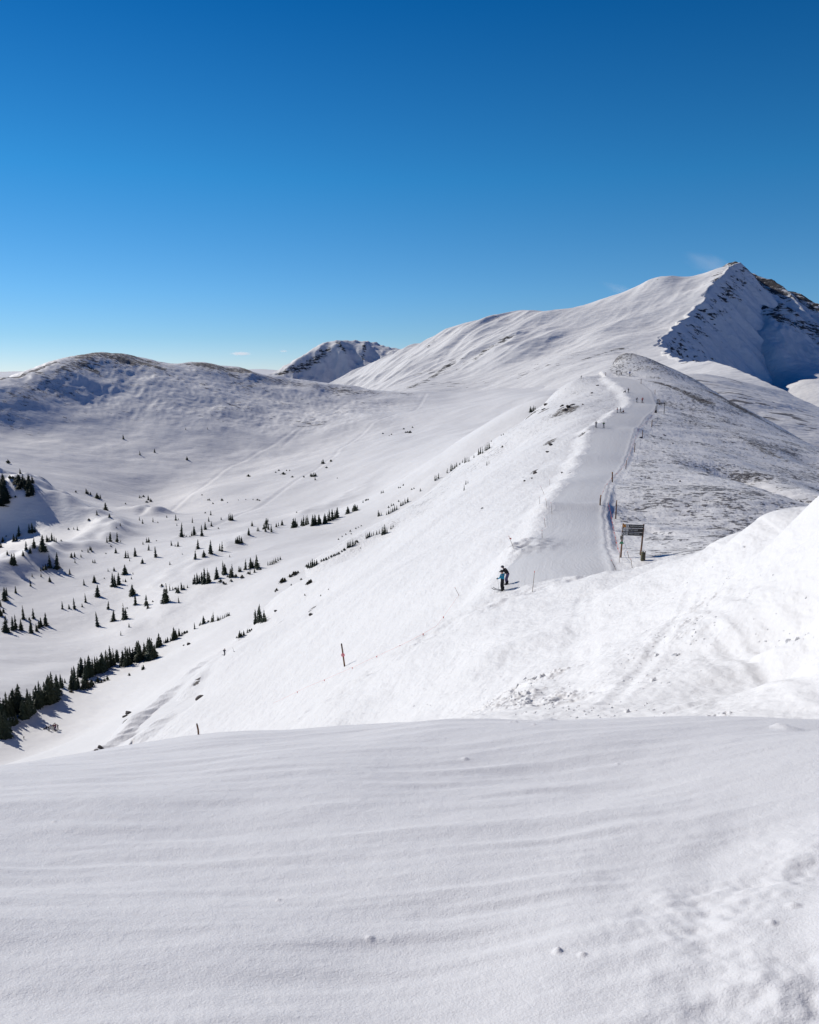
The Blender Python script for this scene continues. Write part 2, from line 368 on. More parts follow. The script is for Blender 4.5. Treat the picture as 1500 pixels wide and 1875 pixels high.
def ridge_disp(s):
    X, Y = s.X, s.Y
    dl, al = s.dist(RL); dr, _ = s.dist(RR)
    dl = dl+1.5*perlin(al/8, al*0+1.2)+0.8*perlin(al/3, al*0+5.2)+0.4*perlin(al/1.4, X*0.2); dr = dr+0.25*perlin(al/4, al*0+7.7)+0.12*perlin(al/1.3, al*0+2.7)
    inside = (dl > 0) & (dr < 0)
    run = sstep(0.0, 1.2, dl)*sstep(0.0, 0.6, -dr)*sstep(70.5, 72, s.R)*(1-sstep(362, 366, s.R))
    s.run = run; s.att['lat'] = dl; s.att['along'] = al
    rough = 1-run
    far = sstep(60, 110, s.R)
    left = sstep(0, 6, -dl)*far
    right = sstep(0, 4, dr)*far
    near = 1-sstep(60, 75, s.R)
    # wide undulation, then drifts
    z = s.oct(60, 1.6, off=3.1)*far + s.oct(26, 0.5, off=9.2)*far
    z += s.oct(11, 0.30, 1, 2.4, 0.5, 1.7)*(1-sstep(-6, 0, dl)*(1-sstep(0, 4, dr)))*sstep(12, 40, s.R)
    # left flank: wind ribs that run down the fall line towards lower left
    z += left*(s.oct(7, 0.32, 1, 4.5, -0.75, 4.2) + s.oct(3.2, 0.14, 1, 4.5, -0.75, 8.8) + s.oct(16, 0.5, 1, 3, -0.8, 2.3))
    # right flank: sastrugi across the wind
    z += right*(s.oct(4.0, 0.34, 2.4, 1, 0.15, 5.5) + s.oct(1.9, 0.30, 2.4, 1, 0.1, 7.5) + s.oct(1.1, 0.16, 2.2, 1, 0.1, 1.9) + s.oct(9, 0.45, 2.4, 1, 0.2, 6.5))
    # near slope
    z += near*(s.oct(3.2, 0.20, 1, 1.8, 0.6, 0.4) + s.oct(1.3, 0.05, 1, 2, 0.5, 2.4) + s.oct(0.5, 0.014, 1, 1.5, 0.4, 3.4) + s.oct(6.5, 0.55, 1, 1.4, 0.3, 7.4)*sstep(10, 16, s.R))
    z += rough*(s.oct(1.1, 0.05, 1, 2, 0.7, 12.4) + s.oct(0.6, 0.02, 1, 2, 0.7, 13.4))
    # the run stands a step above the ground on its right and carries a berm on its left
    z += -(0.25+0.45*np.exp(-((s.R-108)/22)**2))*np.clip(0.6+1.3*perlin(al/16, al*0+6.1), 0.0, 1)*sstep(0.1, 1.0, dr)*(1-sstep(3, 22, dr))*sstep(78, 90, s.R)*(1-sstep(300, 340, s.R))
    z += 0.12*np.exp(-((dr+0.3)/0.5)**2)*run
    bn = 0.6+1.3*np.clip(perlin(al/7.0, al*0+3.3)+0.35, 0, 1)
    z += 0.16*bn*np.exp(-((dl+0.6)/1.3)**2)*sstep(70, 74, s.R)
    z += sstep(0, 14, dl)*(1-sstep(-6, 0, dr))*0
    z += -1.1*sstep(0.2, 4.5, -dl)*(1-sstep(8, 45, -dl))*sstep(72, 84, s.R)
    # roll in the run where it dips away
    cr = np.exp(-((s.R-117)/3.0)**2); z += 0.55*cr*sstep(-8, 0, dl)*(1-sstep(0, 3, dr))
    cr2 = np.exp(-((s.R-238)/5.0)**2); z += 0.5*cr2*sstep(-8, 0, dl)*(1-sstep(0, 3, dr))
    # churned snow heap beside the run
    hx, hy, _ = at(962, 998, 92)
    d = np.hypot((X-hx)/2.6, (Y-hy)/3.6)
    z += np.exp(-d*d)*0.8 - 0.8*np.exp(-((d/0.42)**2)) + (s.oct(1.0, 0.6, off=1.2)+s.oct(0.6, 0.3, off=4.2))*np.exp(-d*d*0.8)
    # broken snow blocks and lumps on the near slope
    for (u, v, r, w, h) in [(962, 1243, 25.5, 0.9, 0.34), (938, 1282, 21.5, 0.55, 0.26), (985, 1290, 19.5, 1.0, 0.24), (880, 1303, 23, 0.3, 0.16), (1315, 1318, 12.3, 0.16, 0.08),
                            (930, 1255, 26, 0.5, 0.16), (1015, 1232, 25, 0.45, 0.12), (1272, 1145, 26.5, 0.7, 0.16), (1262, 1170, 24, 0.5, 0.1), (1215, 1195, 23, 1.6, 0.10), (1170, 1245, 19, 1.2, 0.08)]:
        hx, hy, _ = at(u, v, r); d = np.hypot((X-hx)/(w*1.5), (Y-hy)/(w*1.4)); g = np.exp(-d**2)
        m = sstep(-0.15, 0.35, perlin(X/(w*0.45)+u, Y/(w*0.45))+0.6*g-0.35)
        z += 0.62*h*np.sqrt(g)*m*(g > 0.03)*(0.6+0.9*np.abs(perlin(X/0.16, Y/0.16+2)))
    # ski tracks curving over the platform at the right
    for tr in [[(1300, 1165, 22), (1345, 1185, 20), (1400, 1215, 17.2), (1500, 1235, 14.6), (1640, 1240, 13)], [(1370, 1195, 18.6), (1405, 1225, 16.6), (1455, 1262, 14), (1520, 1290, 12)],
               [(1270, 1130, 27), (1330, 1140, 23), (1390, 1165, 20), (1500, 1180, 17), (1600, 1185, 16)], [(1240, 1300, 14), (1330, 1262, 15), (1420, 1250, 14.5), (1520, 1262, 13)],
               [(1110, 1300, 15.5), (1160, 1240, 19.5), (1220, 1190, 24), (1262, 1120, 31)], [(1350, 1105, 24), (1420, 1135, 20), (1500, 1150, 17.5)]]:
        pl = [at(*p)[:2] for p in tr]; d, _ = s.dist(pl)
        z += -0.04*np.exp(-(d/0.16)**2) + 0.022*np.exp(-((d-0.34)/0.14)**2) + 0.02*np.exp(-((d+0.3)/0.12)**2)
    pl = [at(*p)[:2] for p in [(1075, 1085, 56), (1068, 1150, 40), (1050, 1220, 27), (1030, 1300, 17)]]; d, _ = s.dist(pl)
    z += (-0.10+0.06*perlin(X/0.5, Y/1.2))*np.exp(-(d/0.75)**4)
    # rough cut bank where the near slope meets the run
    ban = np.exp(-((s.R-67.5)/3.2)**2)*(1-right)
    z += ban*(s.oct(2.2, 0.5, off=6.1)+s.oct(0.9, 0.2, off=3.9))
    # gully folds far down the right flank
    for pl, dep, w in [([(1345, 868, 195), (1400, 893, 180), (1450, 912, 172), (1500, 935, 165), (1600, 985, 150)], 3.2, 7.0),
                       ([(1150, 975, 101), (1180, 970, 104), (1230, 980, 100)], 0.6, 1.2)]:
        pp = [at(*p)[:2] for p in pl]; d, _ = s.dist(pp)
        z += -dep*np.exp(-(d/w)**2)
    # spur folds at lower left
    for pl, dep, w in [([(420, 1185, 195), (370, 1215, 180), (300, 1265, 155), (200, 1340, 130), (120, 1400, 118)], 0.9, 2.2),
                       ([(470, 1130, 225), (430, 1180, 200), (350, 1270, 150), (250, 1350, 122)], 0.5, 1.8)]:
        pp = [at(*p)[:2] for p in pl]; d, _ = s.dist(pp)
        z += dep*np.exp(-(d/w)**2)*(0.6+perlin(X/6, Y/6)) - dep*0.8*np.exp(-((d+w*1.8)/w)**2)
    pp = [at(*p)[:2] for p in [(430, 1175, 205), (360, 1235, 178), (280, 1290, 150), (180, 1370, 124)]]; d, _ = s.dist(pp)
    z += np.exp(-((d-2)/9)**2)*(s.oct(3.4, 0.55, 1, 3.5, -0.55, 2.1, ridged=True)+s.oct(1.7, 0.28, 1, 3, -0.5, 6.1, ridged=True)+s.oct(0.9, 0.2, 1, 2.5, -0.5, 9.1))
    s.Z += z
    # rock and grass cover
    rk = np.zeros_like(X)+0.0
    for pl, w, k in [([(1200, 695, 350), (1245, 718, 340), (1290, 738, 330)], 4, .62), ([(1310, 742, 372), (1345, 752, 355), (1400, 776, 345), (1450, 800, 335), (1530, 835, 330)], 6, .62),
                     ([(1200, 722, 310), (1230, 730, 310)], 4, .45), ([(1120, 672, 396), (1160, 668, 396), (1200, 680, 380)], 6, .30), ([(1385, 818, 262), (1430, 835, 255), (1500, 870, 240)], 4, .4),
                     ([(1365, 850, 205), (1400, 862, 200)], 4, .35), ([(1390, 920, 138), (1360, 905, 140)], 2, .5), ([(1040, 745, 296), (1035, 752, 292)], 4.0, .9), ([(998, 735, 330), (995, 745, 325)], 2.2, .8),
                     ([(978, 745, 345), (968, 758, 346)], 3, .6), ([(1030, 735, 305), (1022, 748, 300)], 1.6, .6), ([(1010, 818, 240), (1002, 836, 232)], 2.0, .62), ([(980, 868, 196), (972, 880, 190), (960, 882, 190)], 1.0, .62),
                     ([(365, 1276, 150), (360, 1282, 148)], 0.8, .6), ([(235, 1305, 142), (228, 1316, 141)], 1.2, .62), ([(575, 1125, 160), (568, 1130, 158)], 1.0, .6), ([(505, 1118, 180), (515, 1108, 185)], 1.2, .5),
                     ([(475, 1115, 228), (430, 1170, 208)], 1.5, .40), ([(545, 1052, 262), (480, 1112, 230)], 3, .36), ([(170, 1372, 122), (185, 1368, 121)], 1.0, .55),
                     ([(1052, 842, 172), (1045, 850, 170)], 0.9, .6), ([(1077, 790, 232), (1066, 800, 228)], 2.0, .5)]:
        pp = [at(*p)[:2] for p in pl]
        d, _ = s.dist(pp); rk = np.maximum(rk, k*np.exp(-(d/(w*1.35))**2)*1.2)
    rk += 0.22*right*sstep(-0.1, 0.4, perlin(X/23+7, Y/17))+0.05*right
    rk += 0.05*left
    s.att['rock'] = rk*(1-run)
    gr = right*(0.36+0.45*perlin(X/30+2, Y/22+5)) + right*0.06 + 0.12*left*sstep(150, 300, s.R)
    hill, _ = s.dist([at(1120, 676, 396)[:2], at(1250, 692, 396)[:2]])
    gr += 0.30*np.exp(-(hill/14)**2)
    ed = np.exp(-((dr-1.2)/1.0)**2)*sstep(80, 90, s.R)*(1-sstep(330, 350, s.R)); s.att['rock'] += 0.42*ed
    s.att['grass'] = gr*(1-run)
    s.runface = (run[:-1, :-1] > 0.5)

ridge = Layer('ridge_slope', ridge_pts, (-36, 42), (7.5, 520), 1240, 1250, ridge_disp)

# --- foreground knoll
CREST = [(-500, 1480, 6.5), (0, 1408, 6.4), (150, 1381, 6.3), (300, 1348, 6.3), (450, 1331, 6.2), (620, 1321, 6.1), (780, 1318, 6.0), (950, 1321, 6.0), (1080, 1327, 6.0), (1300, 1328, 6.0), (1500, 1329, 6.0), (2000, 1330, 6.0)]
fore_pts = SIL(CREST, ((1.2, 14), (1.6, 80)))
fore_pts += P((750, 1875, 1.95), (0, 1875, 2.05), (1500, 1875, 1.95), (750, 1600, 3.0), (0, 1600, 3.3), (1500, 1600, 2.95), (-500, 1700, 2.9), (2000, 1700, 2.4), (750, 1430, 4.5), (300, 1440, 4.6), (1200, 1430, 4.4), (-600, 1560, 4.3), (2100, 1450, 4.3))
fore_pts += W((0, 0.9, -1.45), (-0.7, 0.7, -1.45), (0.7, 0.7, -1.43))
def fore_disp(s):
    X, Y = s.X, s.Y
    # soft wind ripples that run across the view, wavering and dying out
    Xr, Yr = X*0.98+Y*0.19, Y*0.98-X*0.19
    wy = Yr+0.10*perlin(Xr/1.5, Yr/0.9)+0.035*perlin(Xr/0.5+5, Yr/0.4)
    right = sstep(0.2, 1.3, X-0.15*Y)
    rip = perlin(Xr/1.15+3, wy/0.135)+0.8*perlin(Xr/1.7+8, wy/0.21+3)+0.35*perlin(Xr/0.6+2, wy/0.075+6)
    rip = rip+0.25*np.abs(rip)
    z = rip*0.0145*(1-0.6*right)*(0.9+0.7*perlin(X/1.6+9, Y/1.1))*sstep(0.8, 1.6, s.R)
    z += s.oct(0.9, 0.05, 1.6, 1, 0.2, 3.3) + s.oct(0.42, 0.018, 1.8, 1, 0.25, 1.3) + s.oct(2.4, 0.14, 1.5, 1, 0.2, 4.4)
    z += s.oct(0.14, 0.0032, 1.5, 1, 0.2, 8.3) + s.oct(0.06, 0.0016, 1.2, 1, 0.2, 6.3) + s.oct(0.03, 0.0008, off=2.3)
    # crusty, lumpier patch at the lower right
    cr = sstep(0.35, 1.0, X-0.02*Y)*(1-sstep(2.4, 3.6, Y))*sstep(-0.15, 0.35, perlin(X/0.7+3, Y/0.5+8)+0.15)
    z += cr*(s.oct(0.09, 0.014, off=7.7)+s.oct(0.045, 0.010, off=5.7)+s.oct(0.2, 0.026, off=3.7)+s.oct(0.45, 0.024, off=2.7))
    # the soft spine that rises to the crest right of centre
    for ln, dp, w0, w1 in [([(0.02, 0.9), (0.36, 1.95), (0.62, 2.9), (1.25, 4.3), (1.75, 5.6), (2.2, 7.5)], 0.024, 0.30, 1.5), ([(0.45, 1.0), (0.60, 1.85), (0.78, 2.35), (1.05, 3.0), (1.6, 3.8), (2.3, 4.6)], 0.024, 0.16, 0.6),
                           ([(0.75, 1.1), (0.88, 1.9), (1.12, 2.4), (1.5, 2.9), (2.2, 3.4)], 0.028, 0.15, 0.55)]:
        sp, al = s.dist(ln); sp = sp+0.07*perlin(al/0.5, al*0+dp*90)+0.03*perlin(al/0.17, al*0+dp*50)
        z += -dp*sstep(-0.02, w0, sp)*(1-sstep(w0*1.2, w1, sp))*(1-sstep(2.6, 4.2, Y))
    for (u, v, r, w, h) in [(1021, 1768, 2.3, 0.013, 0.016), (1066, 1780, 2.27, 0.012, 0.012), (678, 1732, 2.45, 0.014, 0.008), (852, 1406, 4.75, 0.02, 0.012), (1412, 1698, 2.5, 0.014, 0.012),
                            (1446, 1341, 5.7, 0.07, 0.018), (1432, 1338, 5.75, 0.04, 0.02), (1420, 1337, 5.75, 0.03, 0.014), (1004, 1320, 5.9, 0.07, 0.02), (1452, 1670, 2.65, 0.02, 0.012), (510, 1655, 2.8, 0.008, 0.007), (98, 1487, 4, 0.01, 0.01), (1130, 1412, 4.7, 0.012, 0.01),
                            (944, 1330, 5.7, 0.02, 0.012), (935, 1330, 5.7, 0.015, 0.012), (978, 1336, 5.6, 0.015, 0.01)]:
        hx, hy, _ = at(u, v, r); d = np.hypot((X-hx)/w, (Y-hy)/w); z += h*np.exp(-d**2.6)
    s.Z += z
for ang in (-130, -100, -75, 75, 100, 130):
    for rr_, zz_ in ((0.3, -1.43), (0.9, -1.46), (2.0, -1.62), (4.0, -2.0), (7.0, -2.7), (12.0, -4.4)):
        fore_pts += W((rr_*math.sin(math.radians(ang)), rr_*math.cos(math.radians(ang)), zz_))
fore_pts += W((0, 0.3, -1.42), (-0.2, 0.22, -1.42), (0.2, 0.22, -1.42))
FA = np.concatenate([np.linspace(-130, -38, 150)[:-1], np.linspace(-38, 38, 900), np.linspace(38, 130, 150)[1:]])
foreground = Layer('foreground_snow', fore_pts, FA, (0.3, 12), 0, 1050, fore_disp)

# --- valley, col and the domed hill at the left
val_pts = P((-300, 1450, 172), (0, 1400, 186), (95, 1337, 205), (30, 1300, 219), (200, 1320, 195), (160, 1230, 246), (300, 1180, 252), (400, 1120, 258), (0, 1200, 264), (-300, 1250, 236), (200, 1130, 298), (320, 1090, 296), (0, 1120, 315),
            (100, 1050, 358), (430, 980, 365), (560, 960, 385), (300, 1000, 382), (620, 930, 405), (700, 900, 435), (200, 1030, 370), (180, 960, 445), (30, 1010, 408), (-200, 1050, 380),
            (0, 960, 465), (90, 985, 438), (60, 905, 470), (130, 920, 480), (280, 930, 540), (380, 900, 555), (500, 880, 560), (575, 870, 545), (700, 830, 565), (820, 780, 650), (900, 760, 665), (950, 740, 690),
            (20, 870, 560), (40, 895, 520), (0, 920, 470), (-200, 900, 500), (170, 895, 565), (265, 905, 590), (250, 880, 612), (150, 870, 600), (330, 860, 640), (430, 830, 685), (560, 800, 730), (650, 770, 760), (740, 770, 740),
            (100, 820, 662), (250, 810, 692), (380, 790, 725), (20, 790, 700), (-150, 800, 640), (500, 760, 800), (150, 740, 762), (300, 730, 785), (420, 730, 818), (60, 740, 735), (210, 690, 818), (350, 700, 838), (450, 710, 880),
            (600, 740, 880), (700, 740, 900), (860, 735, 880), (1000, 722, 700), (1100, 715, 760), (1500, 850, 600), (1700, 900, 600))
val_pts += P((330, 1235, 186), (400, 1178, 216), (480, 1092, 250), (545, 1032, 286), (600, 1002, 308), (700, 952, 335), (800, 872, 356), (885, 808, 372), (945, 772, 380), (1000, 728, 400), (250, 1300, 158), (165, 1370, 136), (60, 1460, 118), (450, 1062, 288), (520, 1010, 318), (620, 945, 362), (1120, 740, 420), (1250, 820, 400), (1250, 800, 650), (1400, 900, 350), (1500, 960, 300), (1700, 1050, 250))
val_pts += SIL([(-300, 745, 720), (-100, 712, 745), (0, 694, 775), (60, 675, 808), (100, 661, 828), (140, 651, 850), (180, 648, 878), (235, 650, 892), (290, 664, 898), (310, 668, 904), (345, 667, 918), (400, 669, 928), (440, 675, 936), (475, 686, 930),
                (510, 691, 950), (560, 698, 970), (620, 706, 985), (680, 712, 990), (740, 717, 1000), (800, 719, 1010), (860, 717, 1010), (920, 712, 1015)], ((1.06, 12), (1.25, 50)))
val_pts += P((1000, 708, 1000), (1100, 700, 950))
def val_disp(s):
    X, Y = s.X, s.Y
    vf = 1-sstep(560, 700, s.R)            # valley floor
    hill = sstep(560, 680, s.R)*(1-sstep(-120, 80, X))
    z = s.oct(90, 2.5, off=1.1) + s.oct(40, 1.6, off=2.1) + s.oct(18, 0.7, 1, 2, -0.9, 5.1) + s.oct(8, 0.25, 1, 2, -0.9, 6.1)
    z += hill*(s.oct(30, 1.0, off=8.1)+s.oct(13, 0.6, off=9.1)+s.oct(6, 0.3, off=3.1))
    # ribs on the upper hill face
    up = hill*sstep(700, 800, s.R); z += up*(s.oct(45, 2.0, off=4.4, ridged=True)+s.oct(22, 1.6, off=3.4)+s.oct(8, 1.0, off=2.4, ridged=True))
    s.Z += z
    # drifts and knolls at the left
    for pl, h, w in [([(-40, 885, 505), (20, 880, 510), (60, 892, 505)], 6, 16), ([(60, 1030, 372), (110, 1005, 392), (160, 985, 405), (200, 955, 425)], 5.0, 12), ([(130, 905, 470), (190, 935, 452), (210, 960, 442)], 4.0, 11),
                     ([(255, 905, 500), (290, 918, 492)], 4.5, 10), ([(0, 1320, 232), (100, 1265, 243), (250, 1205, 262), (330, 1150, 290), (400, 1125, 305)], 1.0, 12), ([(-20, 1060, 352), (40, 1020, 372)], 5, 12),
                     ([(300, 1075, 315), (400, 1055, 335), (500, 1020, 370)], 1.6, 9), ([(560, 962, 430), (650, 925, 470)], 2.0, 10)]:
        pp = [at(*p)[:2] for p in pl]; d, _ = s.dist(pp); s.Z += h*np.exp(-(d/w)**2)*(1+0.8*perlin(X/w, Y/w))
    for pl in [[(250, 918, 480), (420, 830, 650), (560, 770, 770), (650, 742, 860)], [(560, 880, 560), (610, 850, 610), (620, 830, 650), (680, 790, 740), (740, 768, 800)], [(740, 768, 800), (765, 745, 870), (780, 724, 960)], [(740, 768, 800), (800, 786, 760)],
               [(560, 880, 560), (450, 930, 470), (330, 985, 400)], [(640, 730, 900), (520, 800, 710)]]:
        pp = [at(*p)[:2] for p in pl]; d, _ = s.dist(pp); s.Z += -0.28*np.exp(-(d/1.7)**2)+0.12*np.exp(-((d-3.5)/1.5)**2)
    rk = 0*X; gr = 0*X
    for pl, w, k in [([(150, 655, 845), (200, 652, 868), (240, 655, 882), (280, 665, 888)], 15, .58), ([(215, 668, 858), (265, 676, 862), (290, 684, 858)], 14, .6), ([(370, 675, 912), (420, 680, 922), (450, 687, 928)], 18, .62), ([(330, 671, 905), (440, 677, 932)], 6, .5),
                     ([(140, 680, 825), (170, 690, 820)], 12, .5), ([(100, 665, 822), (60, 678, 800), (0, 697, 772)], 3, .8), ([(240, 715, 805), (200, 720, 798)], 9, .35), ([(0, 720, 720), (20, 730, 715)], 10, .45), ([(400, 735, 790), (470, 722, 850), (380, 750, 760)], 10, .30),
                     ([(300, 700, 790), (320, 712, 780)], 9, .3), ([(150, 770, 690), (200, 785, 680)], 9, .28), ([(60, 745, 705), (150, 730, 735)], 10, .25), ([(500, 700, 930), (640, 712, 960), (720, 720, 960)], 5, .32)]:
        pp = [at(*p)[:2] for p in pl]; d, _ = s.dist(pp); rk = np.maximum(rk, k*np.exp(-(d/w)**2)*1.25)
    kx, ky, _ = at(20, 885, 507); kd = np.exp(-(np.hypot(X-kx-8, Y-ky)/26)**2); s.Z += kd*(s.oct(16, 5, off=2.9, ridged=True)+s.oct(8, 2.5, off=3.9)); rk = np.maximum(rk, 0.5*kd)
    s.att['rock'] = rk + 0.10*up
    for pl, w, k in [([(150, 655, 845), (280, 668, 880)], 40, .5), ([(370, 676, 912), (450, 688, 925)], 30, .55), ([(480, 692, 920), (740, 722, 960)], 14, .6), ([(100, 690, 770), (0, 725, 720)], 25, .6)]:
        pp = [at(*p)[:2] for p in pl]; d, _ = s.dist(pp); gr = np.maximum(gr, k*np.exp(-(d/w)**2))
    s.att['grass'] = gr+0.25*up
valley = Layer('snow_valley', val_pts, (-33, 33), (120, 1250), 1020, 820, val_disp)

# --- the main mountain: long lit flank, sharp crest, shaded bowl behind it
CRESTL = [(1345, 481, 1600), (1322, 500, 1540), (1300, 524, 1480), (1278, 555, 1400), (1255, 585, 1310), (1228, 602, 1230), (1205, 625, 1150), (1212, 643, 1060), (1240, 660, 920)]
mt_pts = SIL([(700, 660, 1600), (740, 643, 1500), (790, 623, 1480), (850, 596, 1460), (910, 578, 1450), (960, 570, 1460), (1040, 564, 1480), (1120, 540, 1500), (1150, 536, 1510), (1200, 515, 1540), (1260, 506, 1570), (1310, 490, 1590), (1345, 482, 1600)], ((1.06, 12), (1.25, 60)))
mt_pts += P((760, 722, 1000), (860, 722, 980), (960, 716, 930), (1060, 700, 880), (1110, 690, 850), (820, 700, 1080), (900, 690, 1080), (1000, 670, 1080), (800, 680, 1200), (900, 640, 1220), (1000, 640, 1180), (1100, 640, 1120), (1150, 655, 1000),
            (850, 640, 1300), (950, 600, 1350), (1050, 600, 1330), (1150, 600, 1290), (1130, 570, 1400), (1220, 560, 1420), (1280, 530, 1490), (1180, 640, 1100), (740, 690, 1250), (700, 700, 1350), (650, 700, 1500), (1200, 680, 850), (1120, 725, 700), (760, 840, 800), (1000, 900, 500), (1250, 920, 400), (850, 780, 820), (950, 770, 750))
mt_pts += P(*CRESTL)
# shoulder running from the foot of the crest to the right, with its own skyline
SHO = [(1262, 663, 850), (1300, 664, 780), (1340, 677, 720), (1372, 691, 680), (1400, 703, 655), (1440, 722, 630), (1500, 745, 610), (1600, 790, 600), (1750, 850, 590)]
mt_pts += P(*SHO)
mt_pts += P((1250, 690, 600), (1300, 720, 520), (1400, 750, 520), (1500, 790, 500), (1350, 700, 620), (1600, 850, 480), (1200, 700, 560))
def mt_disp(s):
    X, Y = s.X, s.Y
    # cut the crest: everything right of it drops off along the crest face
    cl = [at(*p) for p in CRESTL+SHO[0:]]
    cl = [(cl[0][0]*1.3, cl[0][1]*1.3, 40.0)]+cl
    poly = [c[:2] for c in cl]
    d, al = s.dist(poly)                       # travelling towards the camera: left of travel = the bowl side is at +x
    bow = -d
    side = np.where(bow > 0, bow, 0)
    jag = perlin(al/38, al*0+1.5)*14+perlin(al/13, al*0+4.5)*6
    al0 = math.dist(poly[0], poly[1]); side = np.maximum(0, bow+jag*(al < al0+760)*(al > al0*0.6))
    k = np.where(al < al0+800, 1.15, 0.9)
    s.Zl = s.Z.copy()
    s.Z = s.Z+s.oct(140, 16, off=2.2)*sstep(900, 1100, s.R)*(side == 0)*0.8
    s.Z += s.oct(60, 3.2, 1, 2.6, -0.95, 3.2)+s.oct(28, 1.5, 1, 2.6, -0.95, 4.2)+s.oct(12, 0.6, 1, 2.4, -0.95, 5.2)
    gl = sstep(1050, 1250, s.R)*(1-sstep(420, 600, X))*(X > -200)
    s.Z += gl*(0.4+0.6*(1-sstep(150, 300, X)))*(s.oct(85, 8, 1, 3.4, -0.75, 6.2, ridged=True)+s.oct(34, 3.4, 1, 4.0, -0.7, 7.2, ridged=True)+s.oct(15, 1.4, 1, 4.5, -0.7, 8.2, ridged=True)+(1-sstep(150, 300, X))*s.oct(48, 6, 1, 3, -0.7, 1.2, ridged=True)*sstep(1150, 1300, s.R))
    cum = np.r_[0, np.cumsum([math.dist(p, q) for p, q in zip(poly[:-1], poly[1:])])]
    zc = np.interp(al, cum, [c[2] for c in cl])
    s.Z = np.where(side > 0, np.minimum(s.Z, zc+4-side*k), s.Z)
    s.Z += (side > 0)*np.minimum(side/30, 1)*(s.oct(34, 6, 3, 1, -0.585, 3.5, ridged=True)+s.oct(15, 3, 2.5, 1, -0.585, 1.5, ridged=True)+s.oct(9, 1.5, off=6.5))
    rk = 0*X; gr = 0*X
    rk += 0.60*sstep(2, 12, side)*(1-sstep(15, 95, side+22*perlin(X/30, Y/30)))*sstep(-950-al0, -700-al0, -al)
    rk += (side > 130)*0.1
    for pl, w, kk in [([(1120, 541, 1490), (1160, 538, 1500), (1210, 518, 1530)], 12, .4), ([(1330, 492, 1580), (1290, 520, 1480)], 20, .45), ([(905, 585, 1440), (930, 590, 1420)], 14, .4), ([(1000, 690, 1000), (1060, 670, 1040), (1130, 640, 1110), (1180, 632, 1120)], 7, .45),
                     ([(750, 712, 1060), (770, 700, 1090), (800, 680, 1180), (830, 660, 1230)], 14, .55), ([(870, 660, 1200), (890, 640, 1240), (940, 625, 1290)], 14, .55), ([(780, 640, 1400), (800, 630, 1440)], 12, .5), ([(745, 665, 1400), (760, 655, 1420)], 10, .45),
                     ([(840, 605, 1440), (860, 600, 1440)], 10, .4), ([(770, 718, 1020), (800, 714, 1020)], 6, .5), ([(1240, 672, 880), (1258, 667, 860)], 6, .5), ([(1310, 690, 700), (1350, 702, 650)], 6, .35), ([(1420, 770, 500), (1440, 774, 490)], 5, .4)]:
        pp = [at(*p)[:2] for p in pl]; dd, _ = s.dist(pp); rk = np.maximum(rk, kk*1.25*np.exp(-(dd/w)**2))
    s.att['rock'] = rk
    for pl, w, kk in [([(850, 700, 1060), (960, 690, 1050), (1100, 650, 1090)], 40, .5), ([(800, 680, 1180), (900, 640, 1240)], 40, .4), ([(1300, 720, 520), (1500, 780, 510)], 90, .6)]:
        pp = [at(*p)[:2] for p in pl]; dd, _ = s.dist(pp); gr = np.maximum(gr, kk*np.exp(-(dd/w)**2))
    s.att['grass'] = gr*(side == 0)
mountain = Layer('mountain', mt_pts, (-12, 38), (420, 2050), 900, 900, mt_disp)

# --- the bowl floor and the rocky ridge that closes it at the right
bowl_pts = P((1100, 760, 1500), (1200, 720, 1500), (1250, 660, 1500)) + SIL([(1345, 492, 1640), (1372, 497, 1660), (1400, 516, 1680), (1430, 528, 1690), (1452, 537, 1700), (1480, 554, 1710), (1500, 561, 1715), (1600, 600, 1740), (1750, 640, 1760)], ((1.06, 12), (1.25, 60)))
bowl_pts += P((1380, 545, 1600), (1400, 570, 1545), (1410, 600, 1490), (1420, 640, 1430), (1450, 600, 1520), (1450, 650, 1440), (1500, 600, 1590), (1500, 640, 1510), (1500, 670, 1440), (1500, 688, 1370),
            (1430, 690, 1380), (1370, 720, 1400), (1440, 724, 1262), (1470, 702, 1300), (1500, 702, 1310), (1600, 705, 1320), (1500, 745, 1180), (1440, 765, 1120), (1600, 760, 1150), (1750, 770, 1100), (1300, 740, 1250), (1300, 790, 1000), (1450, 830, 900), (1700, 830, 900), (1750, 690, 1500), (1300, 640, 1560))
def bowl_disp(s):
    s.Z += s.oct(120, 7, off=3.7)+s.oct(50, 3, off=4.7)
    st = sstep(1380, 1500, s.R)
    s.Z += st*(s.oct(50, 12, 1, 2.6, 0.5, 3.8, ridged=True)+s.oct(22, 5, 1, 2.6, 0.5, 4.8, ridged=True)+s.oct(10, 2, off=5.8))
    rk = 0.25*st
    for pl, w, kk in [([(1345, 492, 1640), (1400, 520, 1670), (1460, 545, 1690), (1540, 580, 1710)], 60, .95), ([(1390, 550, 1560), (1440, 580, 1540), (1490, 610, 1560)], 60, .6), ([(1440, 552, 1670), (1455, 560, 1660)], 22, 1.0), ([(1355, 510, 1600), (1370, 530, 1590)], 40, .7)]:
        pp = [at(*p)[:2] for p in pl]; dd, _ = s.dist(pp); rk = np.maximum(rk, kk*1.2*np.exp(-(dd/w)**2))
    s.att['rock'] = rk; s.att['grass'] = rk*0.0
bowl = Layer('mountain_bowl', bowl_pts, (17.5, 38), (850, 2200), 520, 520, bowl_disp)

